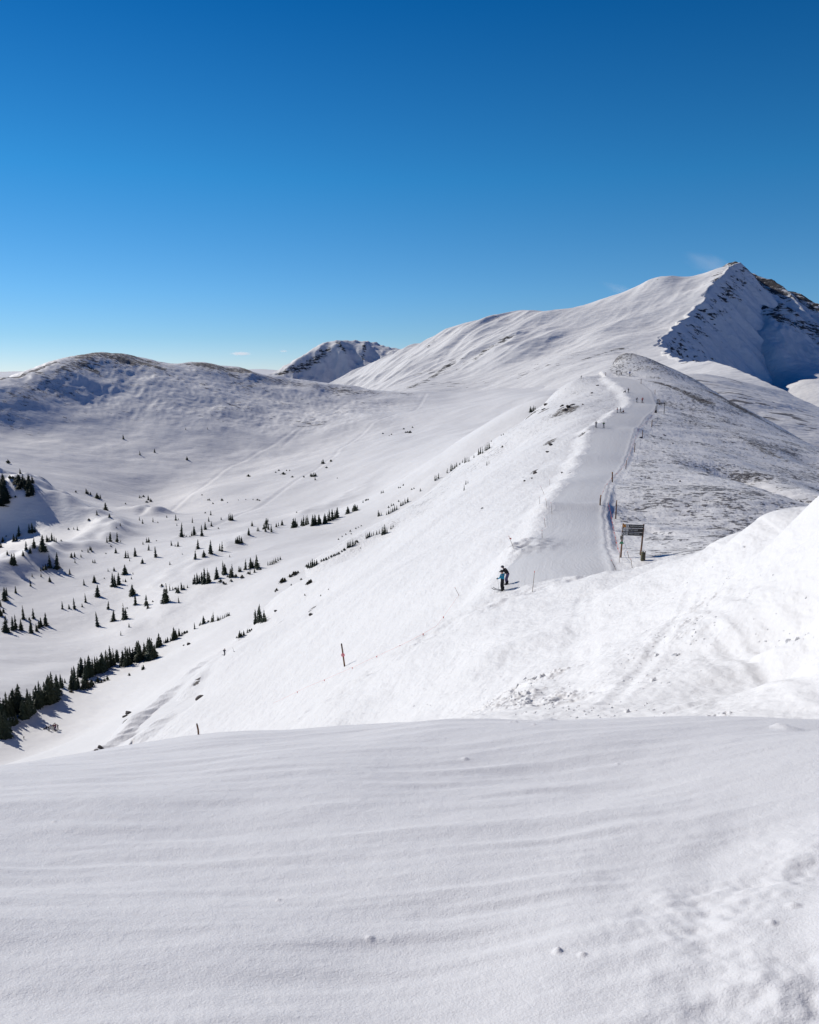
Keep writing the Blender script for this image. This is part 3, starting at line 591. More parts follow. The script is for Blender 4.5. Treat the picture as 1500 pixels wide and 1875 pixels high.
# --- peak beyond the col
pk_pts = SIL([(300, 760, 2300), (400, 730, 2360), (470, 702, 2400), (505, 688, 2420), (545, 666, 2450), (590, 641, 2500), (612, 631, 2530), (640, 628, 2560), (665, 628, 2600), (690, 631, 2640), (712, 640, 2680), (735, 645, 2700), (780, 640, 2750), (900, 640, 2800)], ((1.05, 8), (1.25, 40)))
pk_pts += P((520, 697, 2385), (560, 705, 2385), (560, 685, 2425), (600, 720, 2390), (600, 690, 2440), (600, 665, 2475), (635, 700, 2430), (635, 670, 2480), (650, 720, 2330), (670, 700, 2380), (670, 665, 2500), (700, 700, 2280), (700, 670, 2440), (740, 690, 2250), (740, 670, 2420), (740, 720, 2050), (800, 720, 1950), (900, 720, 1900), (400, 760, 2100), (500, 740, 2200), (900, 680, 2200))
def pk_disp(s):
    X, Y = s.X, s.Y
    s.Z += s.oct(200, 8, off=3.9)+s.oct(70, 7, off=6.9, ridged=True)+s.oct(28, 5, off=7.9, ridged=True)+s.oct(90, 9, off=4.9)+s.oct(40, 5, 1, 2, -0.3, 5.9, ridged=True)
    # buttresses that throw shade
    for pl, h, w in [([(632, 650, 2500), (638, 672, 2460)], 12, 24), ([(668, 648, 2540), (668, 670, 2480)], 14, 24)]:
        pp = [at(*p)[:2] for p in pl]; d, _ = s.dist(pp); s.Z += h*np.exp(-(d/w)**2)
    rk = 0*X
    for pl, w, kk in [([(510, 690, 2410), (560, 665, 2450), (600, 642, 2505)], 22, .6), ([(618, 635, 2530), (630, 650, 2500)], 16, .58), ([(668, 640, 2570), (665, 668, 2490)], 12, .55), ([(700, 638, 2650), (690, 634, 2630)], 18, .5), ([(540, 700, 2390), (580, 680, 2440)], 45, .38)]:
        pp = [at(*p)[:2] for p in pl]; dd, _ = s.dist(pp); rk = np.maximum(rk, kk*1.2*np.exp(-(dd/w)**2))
    s.att['rock'] = rk; s.att['grass'] = rk*0.2
peak = Layer('far_peak', pk_pts, (-16, 6), (1800, 3300), 480, 300, pk_disp)

# --- ranges on the horizon
far_pts = SIL([(-400, 684, 20000), (-100, 682, 20000), (0, 682.5, 20000), (15, 679.5, 20000), (28, 678.5, 20000), (45, 680, 20000), (90, 684, 20000), (300, 684, 20000), (440, 678, 20000), (462, 675, 20000), (482, 674, 20000), (500, 678, 20000), (560, 683, 20000), (900, 684, 20000), (2000, 684, 20000)], ((1.1, 3), (1.5, 8)))
far_pts += P((-400, 692, 12000), (0, 692, 12000), (450, 692, 12000), (480, 690, 12000), (900, 692, 12000), (2000, 692, 12000))
def far_disp(s):
    s.Z += s.oct(900, 26, off=3.9, ridged=True)+s.oct(2500, 30, off=5.5)
    s.att['rock'] = sstep(0, 1, (s.X < -6000)*1.0)*0.0+0.1; s.att['grass'] = 0*s.X
farr = Layer('distant_range', far_pts, (-40, 40), (11000, 30000), 500, 60, far_disp)

M_ridge = snow_material('ridge_snow', [(3.5, 0.30, (1, 0.35, 1), 0.75), (1.1, 0.22, (1, 0.5, 1), 0.7), (0.3, 0.05, (1, 1, 1), 0.0)], dict(scale=1.3, stretch=(0.55, 1.1, 1), sscale=1.25, sstretch=(0.62, 1, 1), sth=0.545, dark=(0.035, 0.032, 0.035, 1), brown=(0.13, 0.10, 0.075, 1), rot=0.1, gscale=2.2, gstretch=(0.35, 1.6, 1), gmax=0.55, h=0.25))
M_run = snow_material('groomed_snow', [(1.5, 0.05, (1, 0.2, 1), -0.25), (0.25, 0.03, (1, 1, 1), 0)], corduroy=True, snow=(0.65, 0.645, 0.65, 1))
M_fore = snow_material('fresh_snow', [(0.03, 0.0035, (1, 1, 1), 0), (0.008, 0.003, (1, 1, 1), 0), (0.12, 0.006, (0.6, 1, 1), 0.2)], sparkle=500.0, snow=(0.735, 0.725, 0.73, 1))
M_val = snow_material('valley_snow', [(9, 0.6, (0.45, 1, 1), 0.95), (3, 0.28, (0.5, 1, 1), 0.9)], dict(scale=0.34, stretch=(0.4, 1.2, 1), rot=0.2, sscale=0.35, mix=0.85, gscale=0.4, gstretch=(0.5, 1, 1), gmax=0.5, h=0.5, dark=(0.05, 0.045, 0.05, 1), brown=(0.12, 0.10, 0.085, 1)))
M_mt = snow_material('mountain_snow', [(14, 2.0, (0.45, 1, 1), 0.9), (5, 0.8, (0.5, 1, 1), 0.9)], dict(scale=0.16, stretch=(0.4, 1.2, 1), rot=0.6, sscale=0.16, mix=0.95, gscale=0.16, gstretch=(0.3, 1, 1), grot=0.9, gmax=0.4, h=1.5, spec=0.04, dark=(0.025, 0.025, 0.03, 1), brown=(0.055, 0.05, 0.047, 1)))
M_far = snow_material('far_snow', [(60, 4, (1, 1, 1), 0)], dict(scale=0.02, gscale=0.01, gmax=0.2, h=6))
ridge.mesh([M_ridge, M_run], (ridge.runface, 'groomed_ski_run'))
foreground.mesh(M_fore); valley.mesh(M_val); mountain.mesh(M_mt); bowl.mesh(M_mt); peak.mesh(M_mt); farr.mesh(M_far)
# ground that carries everything out to the horizon
me = bpy.data.meshes.new('ground'); bmv = [(-60000, -60000, -420), (60000, -60000, -420), (60000, 60000, -420), (-60000, 60000, -420)]
me.from_pydata(bmv, [], [(0, 1, 2, 3)]); me.materials.append(M_far)
go = bpy.data.objects.new('ground', me); COL.objects.link(go); go['kind'] = 'structure'
print('terrain', round(time.time()-T_START, 1), 's')
# ------------------------------------------------------------------ objects
def mesh_obj(name, verts, faces, mat, parent=None, smooth=False, mats=None, fm=None):
    me = bpy.data.meshes.new(name); me.from_pydata(verts, [], faces)
    for m in (mats or [mat]): me.materials.append(m)
    if fm: me.polygons.foreach_set('material_index', fm)
    if smooth: me.polygons.foreach_set('use_smooth', [True]*len(faces))
    me.update(); o = bpy.data.objects.new(name, me); COL.objects.link(o)
    if parent: o.parent = parent
    return o
def thing(name, loc, rz=0.0):
    o = bpy.data.objects.new(name, None); COL.objects.link(o); o.location = loc; o.rotation_euler = (0, 0, rz)
    o.empty_display_size = 0.2; return o
def tag(o, label, cat, group=None):
    o['label'] = label; o['category'] = cat
    if group: o['group'] = group
    return o
class MB:
    def __init__(s): s.v = []; s.f = []; s.m = []
    def tube(s, pts, radii, n=8, mi=0):
        """tapered tube through points"""
        b0 = len(s.v); pts = [Vector(p) for p in pts]
        for i, p in enumerate(pts):
            d = (pts[min(i+1, len(pts)-1)]-pts[max(i-1, 0)]).normalized()
            u = d.cross(Vector((0.13, 1, 0.07))).normalized(); w = d.cross(u)
            r = radii[i] if isinstance(radii, (list, tuple)) else radii
            for k in range(n):
                a = 2*math.pi*k/n; s.v.append(tuple(p+u*math.cos(a)*r+w*math.sin(a)*r))
        for i in range(len(pts)-1):
            for k in range(n):
                a = b0+i*n+k; b = b0+i*n+(k+1) % n; s.f.append((a, b, b+n, a+n)); s.m.append(mi)
        s.f.append(tuple(b0+k for k in range(n))[::-1]); s.m.append(mi)
        s.f.append(tuple(b0+(len(pts)-1)*n+k for k in range(n))); s.m.append(mi)
        return s
    def box(s, c, d, rot=None, mi=0, bev=0.0):
        b0 = len(s.v); M_ = rot or Matrix.Identity(3); c = Vector(c); x, y, z = [q/2 for q in d]; e = min(bev, min(x, y, z)*0.9)
        if e <= 0:
            for q in [(-x, -y, -z), (x, -y, -z), (x, y, -z), (-x, y, -z), (-x, -y, z), (x, -y, z), (x, y, z), (-x, y, z)]: s.v.append(tuple(c+M_@Vector(q)))
            for f in [(3, 2, 1, 0), (4, 5, 6, 7), (0, 1, 5, 4), (1, 2, 6, 5), (2, 3, 7, 6), (3, 0, 4, 7)]: s.f.append(tuple(b0+i for i in f)); s.m.append(mi)
        else:
            for zz, k in ((-z, e), (-z+e, 0), (z-e, 0), (z, e)):
                X, Y = x-k, y-k; ee = e if k == 0 else e*0.6
                for q in [(-X+ee, -Y), (X-ee, -Y), (X, -Y+ee), (X, Y-ee), (X-ee, Y), (-X+ee, Y), (-X, Y-ee), (-X, -Y+ee)]: s.v.append(tuple(c+M_@Vector((q[0], q[1], zz))))
            for r in range(3):
                for k in range(8): a = b0+r*8+k; b = b0+r*8+(k+1) % 8; s.f.append((a, b, b+8, a+8)); s.m.append(mi)
            s.f.append(tuple(b0+k for k in range(8))[::-1]); s.m.append(mi); s.f.append(tuple(b0+24+k for k in range(8))); s.m.append(mi)
        return s
    def build(s, name, mat, parent=None, smooth=False, mats=None): return mesh_obj(name, s.v, s.f, mat, parent, smooth, mats, s.m if mats else None)
def rotz(a): return Matrix.Rotation(a, 3, 'Z')

M_bark = plain('bark', (0.07, 0.05, 0.038), 0.9, noise=6, col2=(0.035, 0.026, 0.02))
M_leaf = plain('spruce_needles', (0.034, 0.052, 0.027), 0.75, noise=1.3, col2=(0.013, 0.024, 0.014))
M_leaf2 = plain('fir_needles', (0.055, 0.066, 0.03), 0.75, noise=1.7, col2=(0.02, 0.03, 0.014))
M_leaf3 = plain('willow_twigs', (0.085, 0.075, 0.040), 0.8, noise=2.5, col2=(0.03, 0.032, 0.018))
M_wood = plain('weathered_wood', (0.30, 0.16, 0.085), 0.8, noise=5, col2=(0.09, 0.05, 0.03))
M_greywood = plain('grey_wood', (0.16, 0.14, 0.12), 0.85, noise=5, col2=(0.08, 0.07, 0.06))
M_black = plain('black_board', (0.012, 0.012, 0.014), 0.5)
M_white = plain('white_paint', (0.6, 0.6, 0.58), 0.5)
M_orange = plain('orange_paint', (0.75, 0.30, 0.05), 0.5)
M_green = plain('green_sign', (0.05, 0.27, 0.13), 0.5)
M_bamboo = plain('bamboo', (0.34, 0.27, 0.20), 0.6, noise=8, col2=(0.22, 0.17, 0.12))
M_pink = plain('faded_orange_cord', (0.85, 0.22, 0.18), 0.7)
M_red = plain('red_disc', (0.85, 0.14, 0.18), 0.5)
M_pad = plain('straw_pad', (0.16, 0.145, 0.075), 0.9, noise=3, col2=(0.10, 0.085, 0.05))
M_steel = plain('dark_steel', (0.06, 0.06, 0.07), 0.5, 0.6)
M_rock = plain('lichen_rock', (0.13, 0.105, 0.09), 0.9, noise=1.2, col2=(0.045, 0.04, 0.04))
M_snowlump = snow_material('block_snow', [(0.2, 0.03, (1, 1, 1), 0)])

# ------------------------------------------------------------------ conifers
def conifer(seed, mat, lean=0.0, slim=1.0, full=1.0, h=1.0):
    """a unit-high subalpine spruce: tapered trunk; drooping, ragged branch sprays"""
    rn = random.Random(seed); tr = MB()
    tr.tube([(0, 0, -0.10), (0.004, 0, 0.25), (lean*0.4, 0, 0.6), (lean, 0, 0.99)], [0.022, 0.018, 0.011, 0.002], 6)
    cv, cf = [], []
    nl = 17
    gaps = {rn.randrange(3, nl-2) for _ in range(2)}
    for i in range(nl):
        t = i/(nl-1); z0 = 0.045+0.93*t**0.95
        R0 = (0.205*slim*(1-t)**0.82+0.012)*(1+rn.uniform(-.18, .18))*(0.6 if i in gaps else 1)
        nb = max(4, int((9-4.5*t)*full)); ph = rn.uniform(0, 6.28)
        for k in range(nb):
            if rn.random() < 0.10: continue
            a = ph+2*math.pi*k/nb+rn.uniform(-.25, .25); r = R0*rn.uniform(0.68, 1.18); dr = -0.42*r+rn.uniform(-.02, .012)
            w = r*rn.uniform(.34, .52); ca, sa = math.cos(a), math.sin(a); ox = lean*z0
            def pt(rr, ss, zz): return (ox+ca*rr-sa*ss, sa*rr+ca*ss, z0+zz)
            b = len(cv)
            cv += [pt(0, 0, .018), pt(r*.45, w*.75, dr*.35-.006), pt(r*.8, w*.35, dr*.85), pt(r, 0, dr), pt(r*.8, -w*.35, dr*.85), pt(r*.45, -w*.75, dr*.35-.006), pt(r*.5, 0, dr*.30+.022), pt(r*.35, 0, dr*.5-.03)]
            cf += [(b, b+1, b+6), (b+1, b+2, b+6), (b+2, b+3, b+6), (b+3, b+4, b+6), (b+4, b+5, b+6), (b+5, b, b+6), (b, b+7, b+1), (b+1, b+7, b+2), (b+4, b+7, b+5), (b+5, b+7, b)]
            for q in range(2):
                rr = r*rn.uniform(.5, .95); ss = w*rn.uniform(-.8, .8); zz = dr*rr/r; e = r*.22; b = len(cv)
                cv += [pt(rr-e*.4, ss, zz+.01), pt(rr+e, ss+e*rn.uniform(-.6, .6), zz-.02), pt(rr, ss+e*.7*rn.choice((-1, 1)), zz-.025)]; cf.append((b, b+1, b+2))
    b = len(cv); top = lean
    cv += [(top-.012, 0, .93), (top+.012, .004, .93), (top, 0, 1.0), (top, -.012, .93), (top, .012, .94)]; cf += [(b, b+1, b+2), (b+3, b+4, b+2)]
    return (tr.v, tr.f), (cv, cf), mat
def shrub(seed, mat):
    """low wind-pruned thicket, many ragged upright sprays; unit high"""
    rn = random.Random(seed); tr = MB(); cv, cf = [], []
    for k in range(7):
        a = rn.uniform(0, 6.28); r = rn.uniform(0, .55)
        tr.tube([(0, 0, -0.15), (r*math.cos(a), r*.8*math.sin(a), rn.uniform(.35, .7))], [.03, .01], 5)
    for k in range(120):
        a = rn.uniform(0, 6.28); r = abs(rn.gauss(0, .42)); hh = (1-min(r, .95)**1.6)*rn.uniform(.45, 1.0)
        x, y = r*math.cos(a)*1.15, r*math.sin(a)*.8
        z = hh*rn.uniform(.15, .85); e = rn.uniform(.10, .2); b = len(cv); d = rn.uniform(0, 6.28)
        cv += [(x-e*math.cos(d), y-e*math.sin(d), z-.06), (x+e*math.cos(d), y+e*math.sin(d), z-.04), (x+rn.uniform(-.05, .05), y+rn.uniform(-.05, .05), z+e*1.5), (x+e*.6*math.sin(d), y-e*.6*math.cos(d), z)]
        cf += [(b, b+1, b+2), (b, b+3, b+2), (b+1, b+3, b+2)]
    return (tr.v, tr.f), (cv, cf), mat
def protos(parts, kinds):
    out = []
    for (tv, tf), (cv, cf), mat in kinds:
        a = bpy.data.meshes.new(parts[0]); a.from_pydata(tv, [], tf); a.materials.append(M_bark)
        b = bpy.data.meshes.new(parts[1]); b.from_pydata(cv, [], cf); b.materials.append(mat)
        a.update(); b.update(); out.append((a, b))
    return out
CON = protos(('trunk', 'crown'), [conifer(1, M_leaf), conifer(2, M_leaf, .02, .8), conifer(3, M_leaf, -.02, 1.15, 1.2), conifer(4, M_leaf2, .01, .9), conifer(5, M_leaf2, .03, .62, .85), conifer(6, M_leaf, 0, 1.0, 1.1), conifer(8, M_leaf, -.03, .7), conifer(9, M_leaf2, 0, 1.3, 1.2)])
SHR = protos(('stems', 'foliage'), [shrub(21, M_leaf), shrub(22, M_leaf), shrub(23, M_leaf2), shrub(24, M_leaf3)])

ORD = ['', 'first', 'second', 'third', 'fourth', 'fifth', 'sixth', 'seventh', 'eighth', 'ninth', 'tenth', 'eleventh', 'twelfth', 'thirteenth', 'fourteenth', 'fifteenth', 'sixteenth', 'seventeenth', 'eighteenth', 'nineteenth', 'twentieth']
def ordw(n):
    if n <= 20: return ORD[n]
    t = {2: 'twenty', 3: 'thirty', 4: 'forty', 5: 'fifty', 6: 'sixty'}[n//10]
    return t+'-'+ORD[n % 10] if n % 10 else {'twenty': 'twentieth', 'thirty': 'thirtieth', 'forty': 'fortieth', 'fifty': 'fiftieth', 'sixty': 'sixtieth'}[t]
ntree = 0
TINY = 8.2
tiny_v, tiny_f, tiny_m = [], [], []
def plant(u, v, hpx, kind, label, group, only=None, wide=1.0, rmin=0, tiny=False):
    global ntree
    h_ = hit(u, v, only, rmin)
    if h_ is None: return None
    _, x, y, z, r = h_; slant = math.sqrt(x*x+y*y+z*z); H = hpx*slant/F*1.04
    rn = random.Random(int(u*131+v*977))
    if tiny:
        me = rn.choice(CON)[1]; b = len(tiny_v); a_ = rn.uniform(0, 6.28); w = H*wide; ca, sa = math.cos(a_), math.sin(a_)
        tiny_v.extend([(x+(q.co.x*ca-q.co.y*sa)*w, y+(q.co.x*sa+q.co.y*ca)*w, z+q.co.z*H) for q in me.vertices]); tiny_f.extend([tuple(i+b for i in p_.vertices) for p_ in me.polygons]); return None
    root = thing('conifer_tree' if kind == 'c' else 'shrub', (x, y, z-0.02*H), rn.uniform(0, 6.28))
    pr = rn.choice(CON if kind == 'c' else SHR)
    if kind == 's' and wide > 50: pr = SHR[3]; wide -= 50
    w = H*wide*rn.uniform(.74, 1.28); root.scale = (w, w, H*rn.uniform(.93, 1.05)); root.rotation_euler[0] = rn.uniform(-.05, .05); root.rotation_euler[1] = rn.uniform(-.05, .05)
    for me in pr:
        c = bpy.data.objects.new(me.name.split('.')[0], me); COL.objects.link(c); c.parent = root
    tag(root, label, 'tree' if kind == 'c' else 'shrub', group); ntree += 1
    return root
def cluster(items, place, group, zoom, only=None, shrub_h=None, wmul=1.0, rmin=0, twig=False):
    """items (x, ybase, h) in a zoomed crop; ordinals run from the left within each size class of the cluster"""
    k, ox, oy = zoom; L_ = []
    for x, y, h in items: L_.append((ox+x/k, oy+y/k, h/k))
    hs = [q[2] for q in L_]
    cls = {}
    for q in L_:
        kd = 's' if (shrub_h and q[2]*k < shrub_h) else 'c'
        if kd == 's': w = 'low'
        else:
            f = q[2]
            w = 'tall' if f > 26 else 'medium' if f > 14 else 'small' if f > TINY else 'tiny'
        cls.setdefault((kd, w), []).append(q)
    for (kd, w), qs in cls.items():
        qs.sort(); 
        for i, (u, v, h) in enumerate(qs):
            noun = 'dark conifer' if kd == 'c' else 'evergreen shrub'
            if len(qs) == 1: lb = 'the only %s %s %s' % (w, noun, place)
            elif i == 0: lb = 'leftmost %s %s %s' % (w, noun, place)
            elif i == len(qs)-1: lb = 'rightmost %s %s %s' % (w, noun, place)
            elif i < len(qs)/2: lb = '%s from left, %s %s %s' % (ordw(i+1), w, noun, place)
            else: lb = '%s from right, %s %s %s' % (ordw(len(qs)-i), w, noun, place)
            wd = (1.18 if kd == 'c' else 0.55)*wmul
            plant(u, v, h, kd, lb, group, only, wd+(50 if twig else 0), rmin, kd == 'c' and w == 'tiny')
Z5 = (3.349, 0, 820); Z6 = (3.0, 250, 880); Z4 = (2.5, 450, 600); V = ('snow_valley',); RG = ('ridge_slope',)
cluster([(50, 95, 22), (125, 160, 34), (15, 200, 42), (110, 200, 38), (140, 215, 48), (175, 210, 45), (200, 215, 42), (62, 190, 22), (80, 190, 18), (15, 270, 60), (10, 335, 75), (38, 335, 58), (65, 310, 15), (115, 250, 42), (175, 250, 45), (190, 240, 40), (170, 295, 40), (200, 290, 35), (95, 305, 12), (130, 235, 34),
         (4, 300, 60), (24, 330, 60), (28, 225, 30), (95, 215, 35), (155, 225, 40), (165, 235, 34), (185, 275, 36), (5, 245, 50), (12, 240, 46), (22, 262, 50), (2, 270, 56), (18, 318, 66), (32, 322, 64), (8, 352, 60), (26, 212, 40), (108, 222, 40), (122, 208, 42), (132, 232, 44), (148, 238, 46), (172, 232, 44), (182, 252, 44), (194, 268, 44), (186, 292, 40), (164, 262, 42), (46, 300, 40)],
        'on the snowy knoll at the left edge', 'conifers on the far left knoll', (Z5[0]/1.0, 0, 820), V, 24, 2.0)
cluster([(465, 272, 12), (530, 280, 30), (555, 288, 18), (595, 310, 35), (615, 312, 28), (648, 382, 48), (595, 412, 28), (672, 425, 22), (545, 445, 14), (770, 345, 9), (540, 284, 22)], 'on the snow rib below the domed hill', 'conifers on the snow rib', Z5, V, 16, 1.4)
cluster([(855, 308, 20), (880, 300, 12), (910, 320, 30), (925, 330, 20), (900, 335, 12), (865, 306, 14)], 'on the small mound at the hill foot', 'conifers on the small mound', Z5, V, 13, 1.5)
cluster([(180, 520, 50), (198, 520, 58), (215, 518, 40), (115, 540, 60), (85, 570, 40), (100, 570, 35), (18, 575, 30), (45, 655, 28), (5, 610, 30), (38, 545, 10), (160, 625, 50), (185, 645, 35), (142, 660, 30), (208, 610, 55), (258, 628, 80), (268, 630, 98), (290, 575, 40), (318, 570, 45), (303, 575, 30), (333, 575, 35), (345, 578, 30), (75, 712, 60), (90, 715, 68), (375, 572, 12)],
        'on the terraced snow bank at left', 'conifers on the terraced bank', Z5, V, 13, 1.0)
cluster([(420, 500, 10), (452, 500, 14), (475, 505, 24), (437, 672, 30), (458, 670, 30), (497, 670, 20), (460, 705, 20), (503, 635, 10), (540, 640, 22), (553, 625, 25), (563, 638, 28), (570, 705, 20), (582, 705, 22), (428, 775, 32), (405, 775, 8), (516, 842, 38), (305, 820, 30)], 'scattered on the snowfield past the bank', 'conifers past the terraced bank', Z5, V, 13)
cluster([(348, 740, 98), (308, 735, 75), (280, 745, 34), (265, 750, 35), (250, 755, 22), (295, 738, 30), (198, 790, 20), (252, 790, 20), (188, 848, 48), (97, 890, 40), (28, 935, 80), (40, 905, 50), (5, 975, 40), (22, 1010, 30), (4, 1030, 50)], 'in the hollow below the terraced bank', 'conifers in the hollow', Z5, V, 13)
cluster([(145, 1050, 80), (205, 1045, 60), (33, 1130, 95), (78, 1118, 80), (97, 1112, 85), (130, 1118, 65), (192, 1135, 85), (180, 1055, 18), (280, 1090, 75), (240, 1105, 52), (225, 1125, 48), (252, 1095, 52)], 'in the loose stand above the lower-left tree row', 'conifers in the loose stand', Z5, V, 20)
cluster([(738, 478, 18), (713, 490, 8), (655, 580, 40), (675, 575, 55), (718, 578, 65), (740, 578, 15), (855, 445, 25), (875, 465, 30), (938, 455, 30), (968, 460, 10), (1023, 428, 15), (1078, 445, 35), (1094, 442, 12), (1085, 478, 14), (1112, 545, 85), (1130, 540, 20), (1143, 545, 10), (1165, 545, 10), (900, 580, 30), (913, 580, 30), (877, 592, 18), (960, 572, 8)],
        'among the upper scattered trees of the valley', 'upper scattered valley conifers', Z5, V, 11)
cluster([(1052, 600, 32), (1075, 605, 15), (1092, 605, 35), (912, 628, 35), (710, 645, 32), (680, 605, 10), (830, 665, 52), (770, 675, 45), (787, 675, 45), (795, 695, 20), (955, 670, 62), (873, 708, 32), (1118, 655, 12), (1042, 717, 20), (650, 650, 8), (663, 757, 18), (700, 755, 25), (766, 775, 60), (816, 775, 12), (580, 825, 45), (640, 803, 10), (693, 850, 85), (708, 852, 72), (730, 838, 75), (755, 820, 15), (770, 822, 20), (806, 805, 16)],
        'among the middle scattered trees of the valley', 'middle scattered valley conifers', Z5, V, 11)
cluster([(596, 912, 72), (526, 948, 55), (383, 988, 45), (424, 986, 28), (457, 988, 68), (504, 975, 22), (812, 903, 68), (832, 962, 68), (897, 965, 65), (907, 985, 45), (937, 945, 12), (663, 988, 50), (695, 1062, 72), (758, 1052, 100), (772, 1050, 70), (600, 1095, 92), (792, 1100, 25), (741, 1150, 30), (780, 985, 10)],
        'among the lower scattered trees of the valley', 'lower scattered valley conifers', Z5, V, 13)
cluster([(1008, 948, 95), (1025, 946, 112), (1018, 948, 70), (1042, 875, 40), (1060, 872, 22), (1075, 868, 16), (1095, 890, 45), (1086, 885, 34), (1115, 870, 45), (1128, 868, 30), (1150, 858, 20), (1097, 948, 38), (993, 850, 18)], 'in the clump left of the mid-valley band', 'conifers left of the mid band', Z5, V, 19)
cluster([(312, 568, 35), (320, 565, 50), (335, 565, 58), (347, 560, 45), (362, 562, 62), (374, 565, 87), (392, 565, 87), (403, 560, 62), (443, 538, 65), (478, 512, 72), (486, 514, 60), (525, 530, 78), (516, 530, 52), (462, 558, 20), (565, 500, 35), (573, 498, 26), (598, 488, 57), (630, 480, 62), (641, 478, 48), (665, 480, 72), (655, 475, 42), (625, 515, 30), (648, 505, 25), (665, 490, 20), (580, 535, 22), (520, 555, 17), (480, 568, 18), (545, 530, 20), (680, 490, 14), (492, 570, 12), (500, 530, 14), (615, 512, 16)],
        'in the mid-valley band of trees', 'conifers of the mid-valley band', Z6, V, 23, 1.0)
cluster([(722, 465, 25), (734, 462, 25), (745, 460, 28), (755, 455, 30), (766, 450, 28), (778, 442, 25), (790, 435, 20)], 'in the short row right of the mid-valley band', 'conifers of the short row', Z6, V)
cluster([(323, 430, 48), (370, 418, 38), (337, 375, 52), (410, 402, 75), (402, 400, 50), (470, 388, 54), (457, 385, 42), (512, 420, 14), (545, 345, 30), (555, 345, 40), (566, 345, 47), (577, 343, 38)], 'on open snow above the mid-valley band', 'conifers above the mid band', Z6, V, 13)
cluster([(307, 232, 32), (302, 305, 35), (317, 300, 55), (360, 305, 64), (378, 270, 47), (397, 225, 28), (408, 190, 25), (412, 250, 28), (465, 215, 16), (450, 265, 10), (508, 218, 36), (516, 220, 42), (527, 218, 40), (378, 180, 10), (635, 250, 28), (617, 298, 42), (664, 278, 26), (672, 276, 24)], 'on the upper open snowfield', 'conifers of the upper snowfield', Z6, V, 11)
cluster([(400, 108, 12), (392, 108, 8), (420, 128, 10), (470, 110, 14), (665, 108, 10), (676, 110, 7), (600, 105, 6), (360, 80, 7), (880, 176, 8), (500, 122, 6), (560, 108, 6), (640, 106, 7)], 'dotting the snow near the hill foot', 'shrubs near the hill foot', Z6, V, 40, 1.2)
cluster([(700, 268, 36), (713, 240, 38), (709, 280, 45), (725, 270, 42), (742, 282, 47), (722, 225, 20), (768, 255, 24), (780, 250, 22), (800, 245, 30), (715, 262, 34)], 'in the clump left of the upper tree row', 'conifers of the upper clump', Z6, V)
cluster([(863, 260, 56), (874, 255, 52), (882, 252, 30), (908, 248, 40), (917, 250, 58), (931, 245, 57), (944, 240, 52), (970, 248, 62), (982, 243, 62), (998, 243, 50), (1006, 240, 62), (1030, 238, 50), (1039, 235, 55), (1052, 225, 50), (1060, 223, 66), (1077, 215, 62), (1090, 208, 48), (1100, 205, 64)], 'in the straight upper tree row', 'conifers of the straight upper row', Z6, V)
cluster([(1162, 180, 38), (1192, 166, 32), (1202, 165, 40), (1211, 165, 32), (1245, 122, 18), (1262, 110, 12), (1273, 108, 12), (1345, 70, 16), (1355, 67, 16)], 'on the slope right of the upper tree row', 'conifers right of the upper row', Z6, V, 13, 1.3)
# the long dense row at lower left
cluster([(1069, 1175, 72), (1078, 1172, 56), (1099, 1155, 50), (1045, 1185, 26), (1017, 1195, 26), (1005, 1198, 20), (1028, 1190, 30), (1115, 1150, 22), (1130, 1140, 18), (1145, 1135, 14), (975, 1215, 76), (985, 1210, 50), (963, 1225, 60), (925, 1298, 135), (938, 1298, 120), (948, 1292, 90), (912, 1290, 122), (890, 1290, 92), (852, 1310, 127), (862, 1305, 97), (838, 1305, 118), (820, 1310, 84), (802, 1315, 92), (770, 1340, 128), (785, 1330, 102), (757, 1335, 97), (740, 1340, 42)],
        'in the right half of the long lower-left tree row', 'conifers of the long row, right half', Z5, V, 19)
cluster([(722, 1310, 72), (715, 1315, 84), (702, 1330, 104), (690, 1334, 90), (680, 1340, 122), (665, 1350, 102), (652, 1355, 112), (635, 1365, 92), (620, 1375, 112), (602, 1380, 94), (587, 1385, 98), (570, 1390, 104), (550, 1400, 132), (540, 1404, 110), (530, 1410, 112), (520, 1440, 100), (498, 1400, 117), (488, 1398, 80), (462, 1480, 142), (447, 1478, 122), (480, 1475, 84), (434, 1480, 80), (870, 1360, 24), (880, 1360, 30), (793, 1398, 18)],
        'in the middle of the long lower-left tree row', 'conifers of the long row, middle', Z5, V, 19)
cluster([(510, 1480, 46), (525, 1478, 52), (542, 1475, 56), (562, 1465, 50), (600, 1440, 36), (622, 1440, 22), (640, 1432, 20), (660, 1425, 30), (440, 1500, 20), (430, 1498, 14)], 'at the foot of the long tree row', 'shrubs at the foot of the long row', Z5, V, 200, 0.8)
cluster([(375, 1470, 87), (385, 1460, 50), (355, 1500, 104), (342, 1520, 112), (317, 1550, 167), (302, 1560, 150), (287, 1565, 140), (330, 1555, 124), (275, 1495, 62), (355, 1545, 80), (242, 1580, 142), (226, 1580, 122), (257, 1575, 112), (212, 1575, 92), (214, 1620, 40), (398, 1440, 26), (308, 1555, 100), (235, 1590, 90), (265, 1570, 80)],
        'in the left third of the long lower-left tree row', 'conifers of the long row, left third', Z5, V, 20)
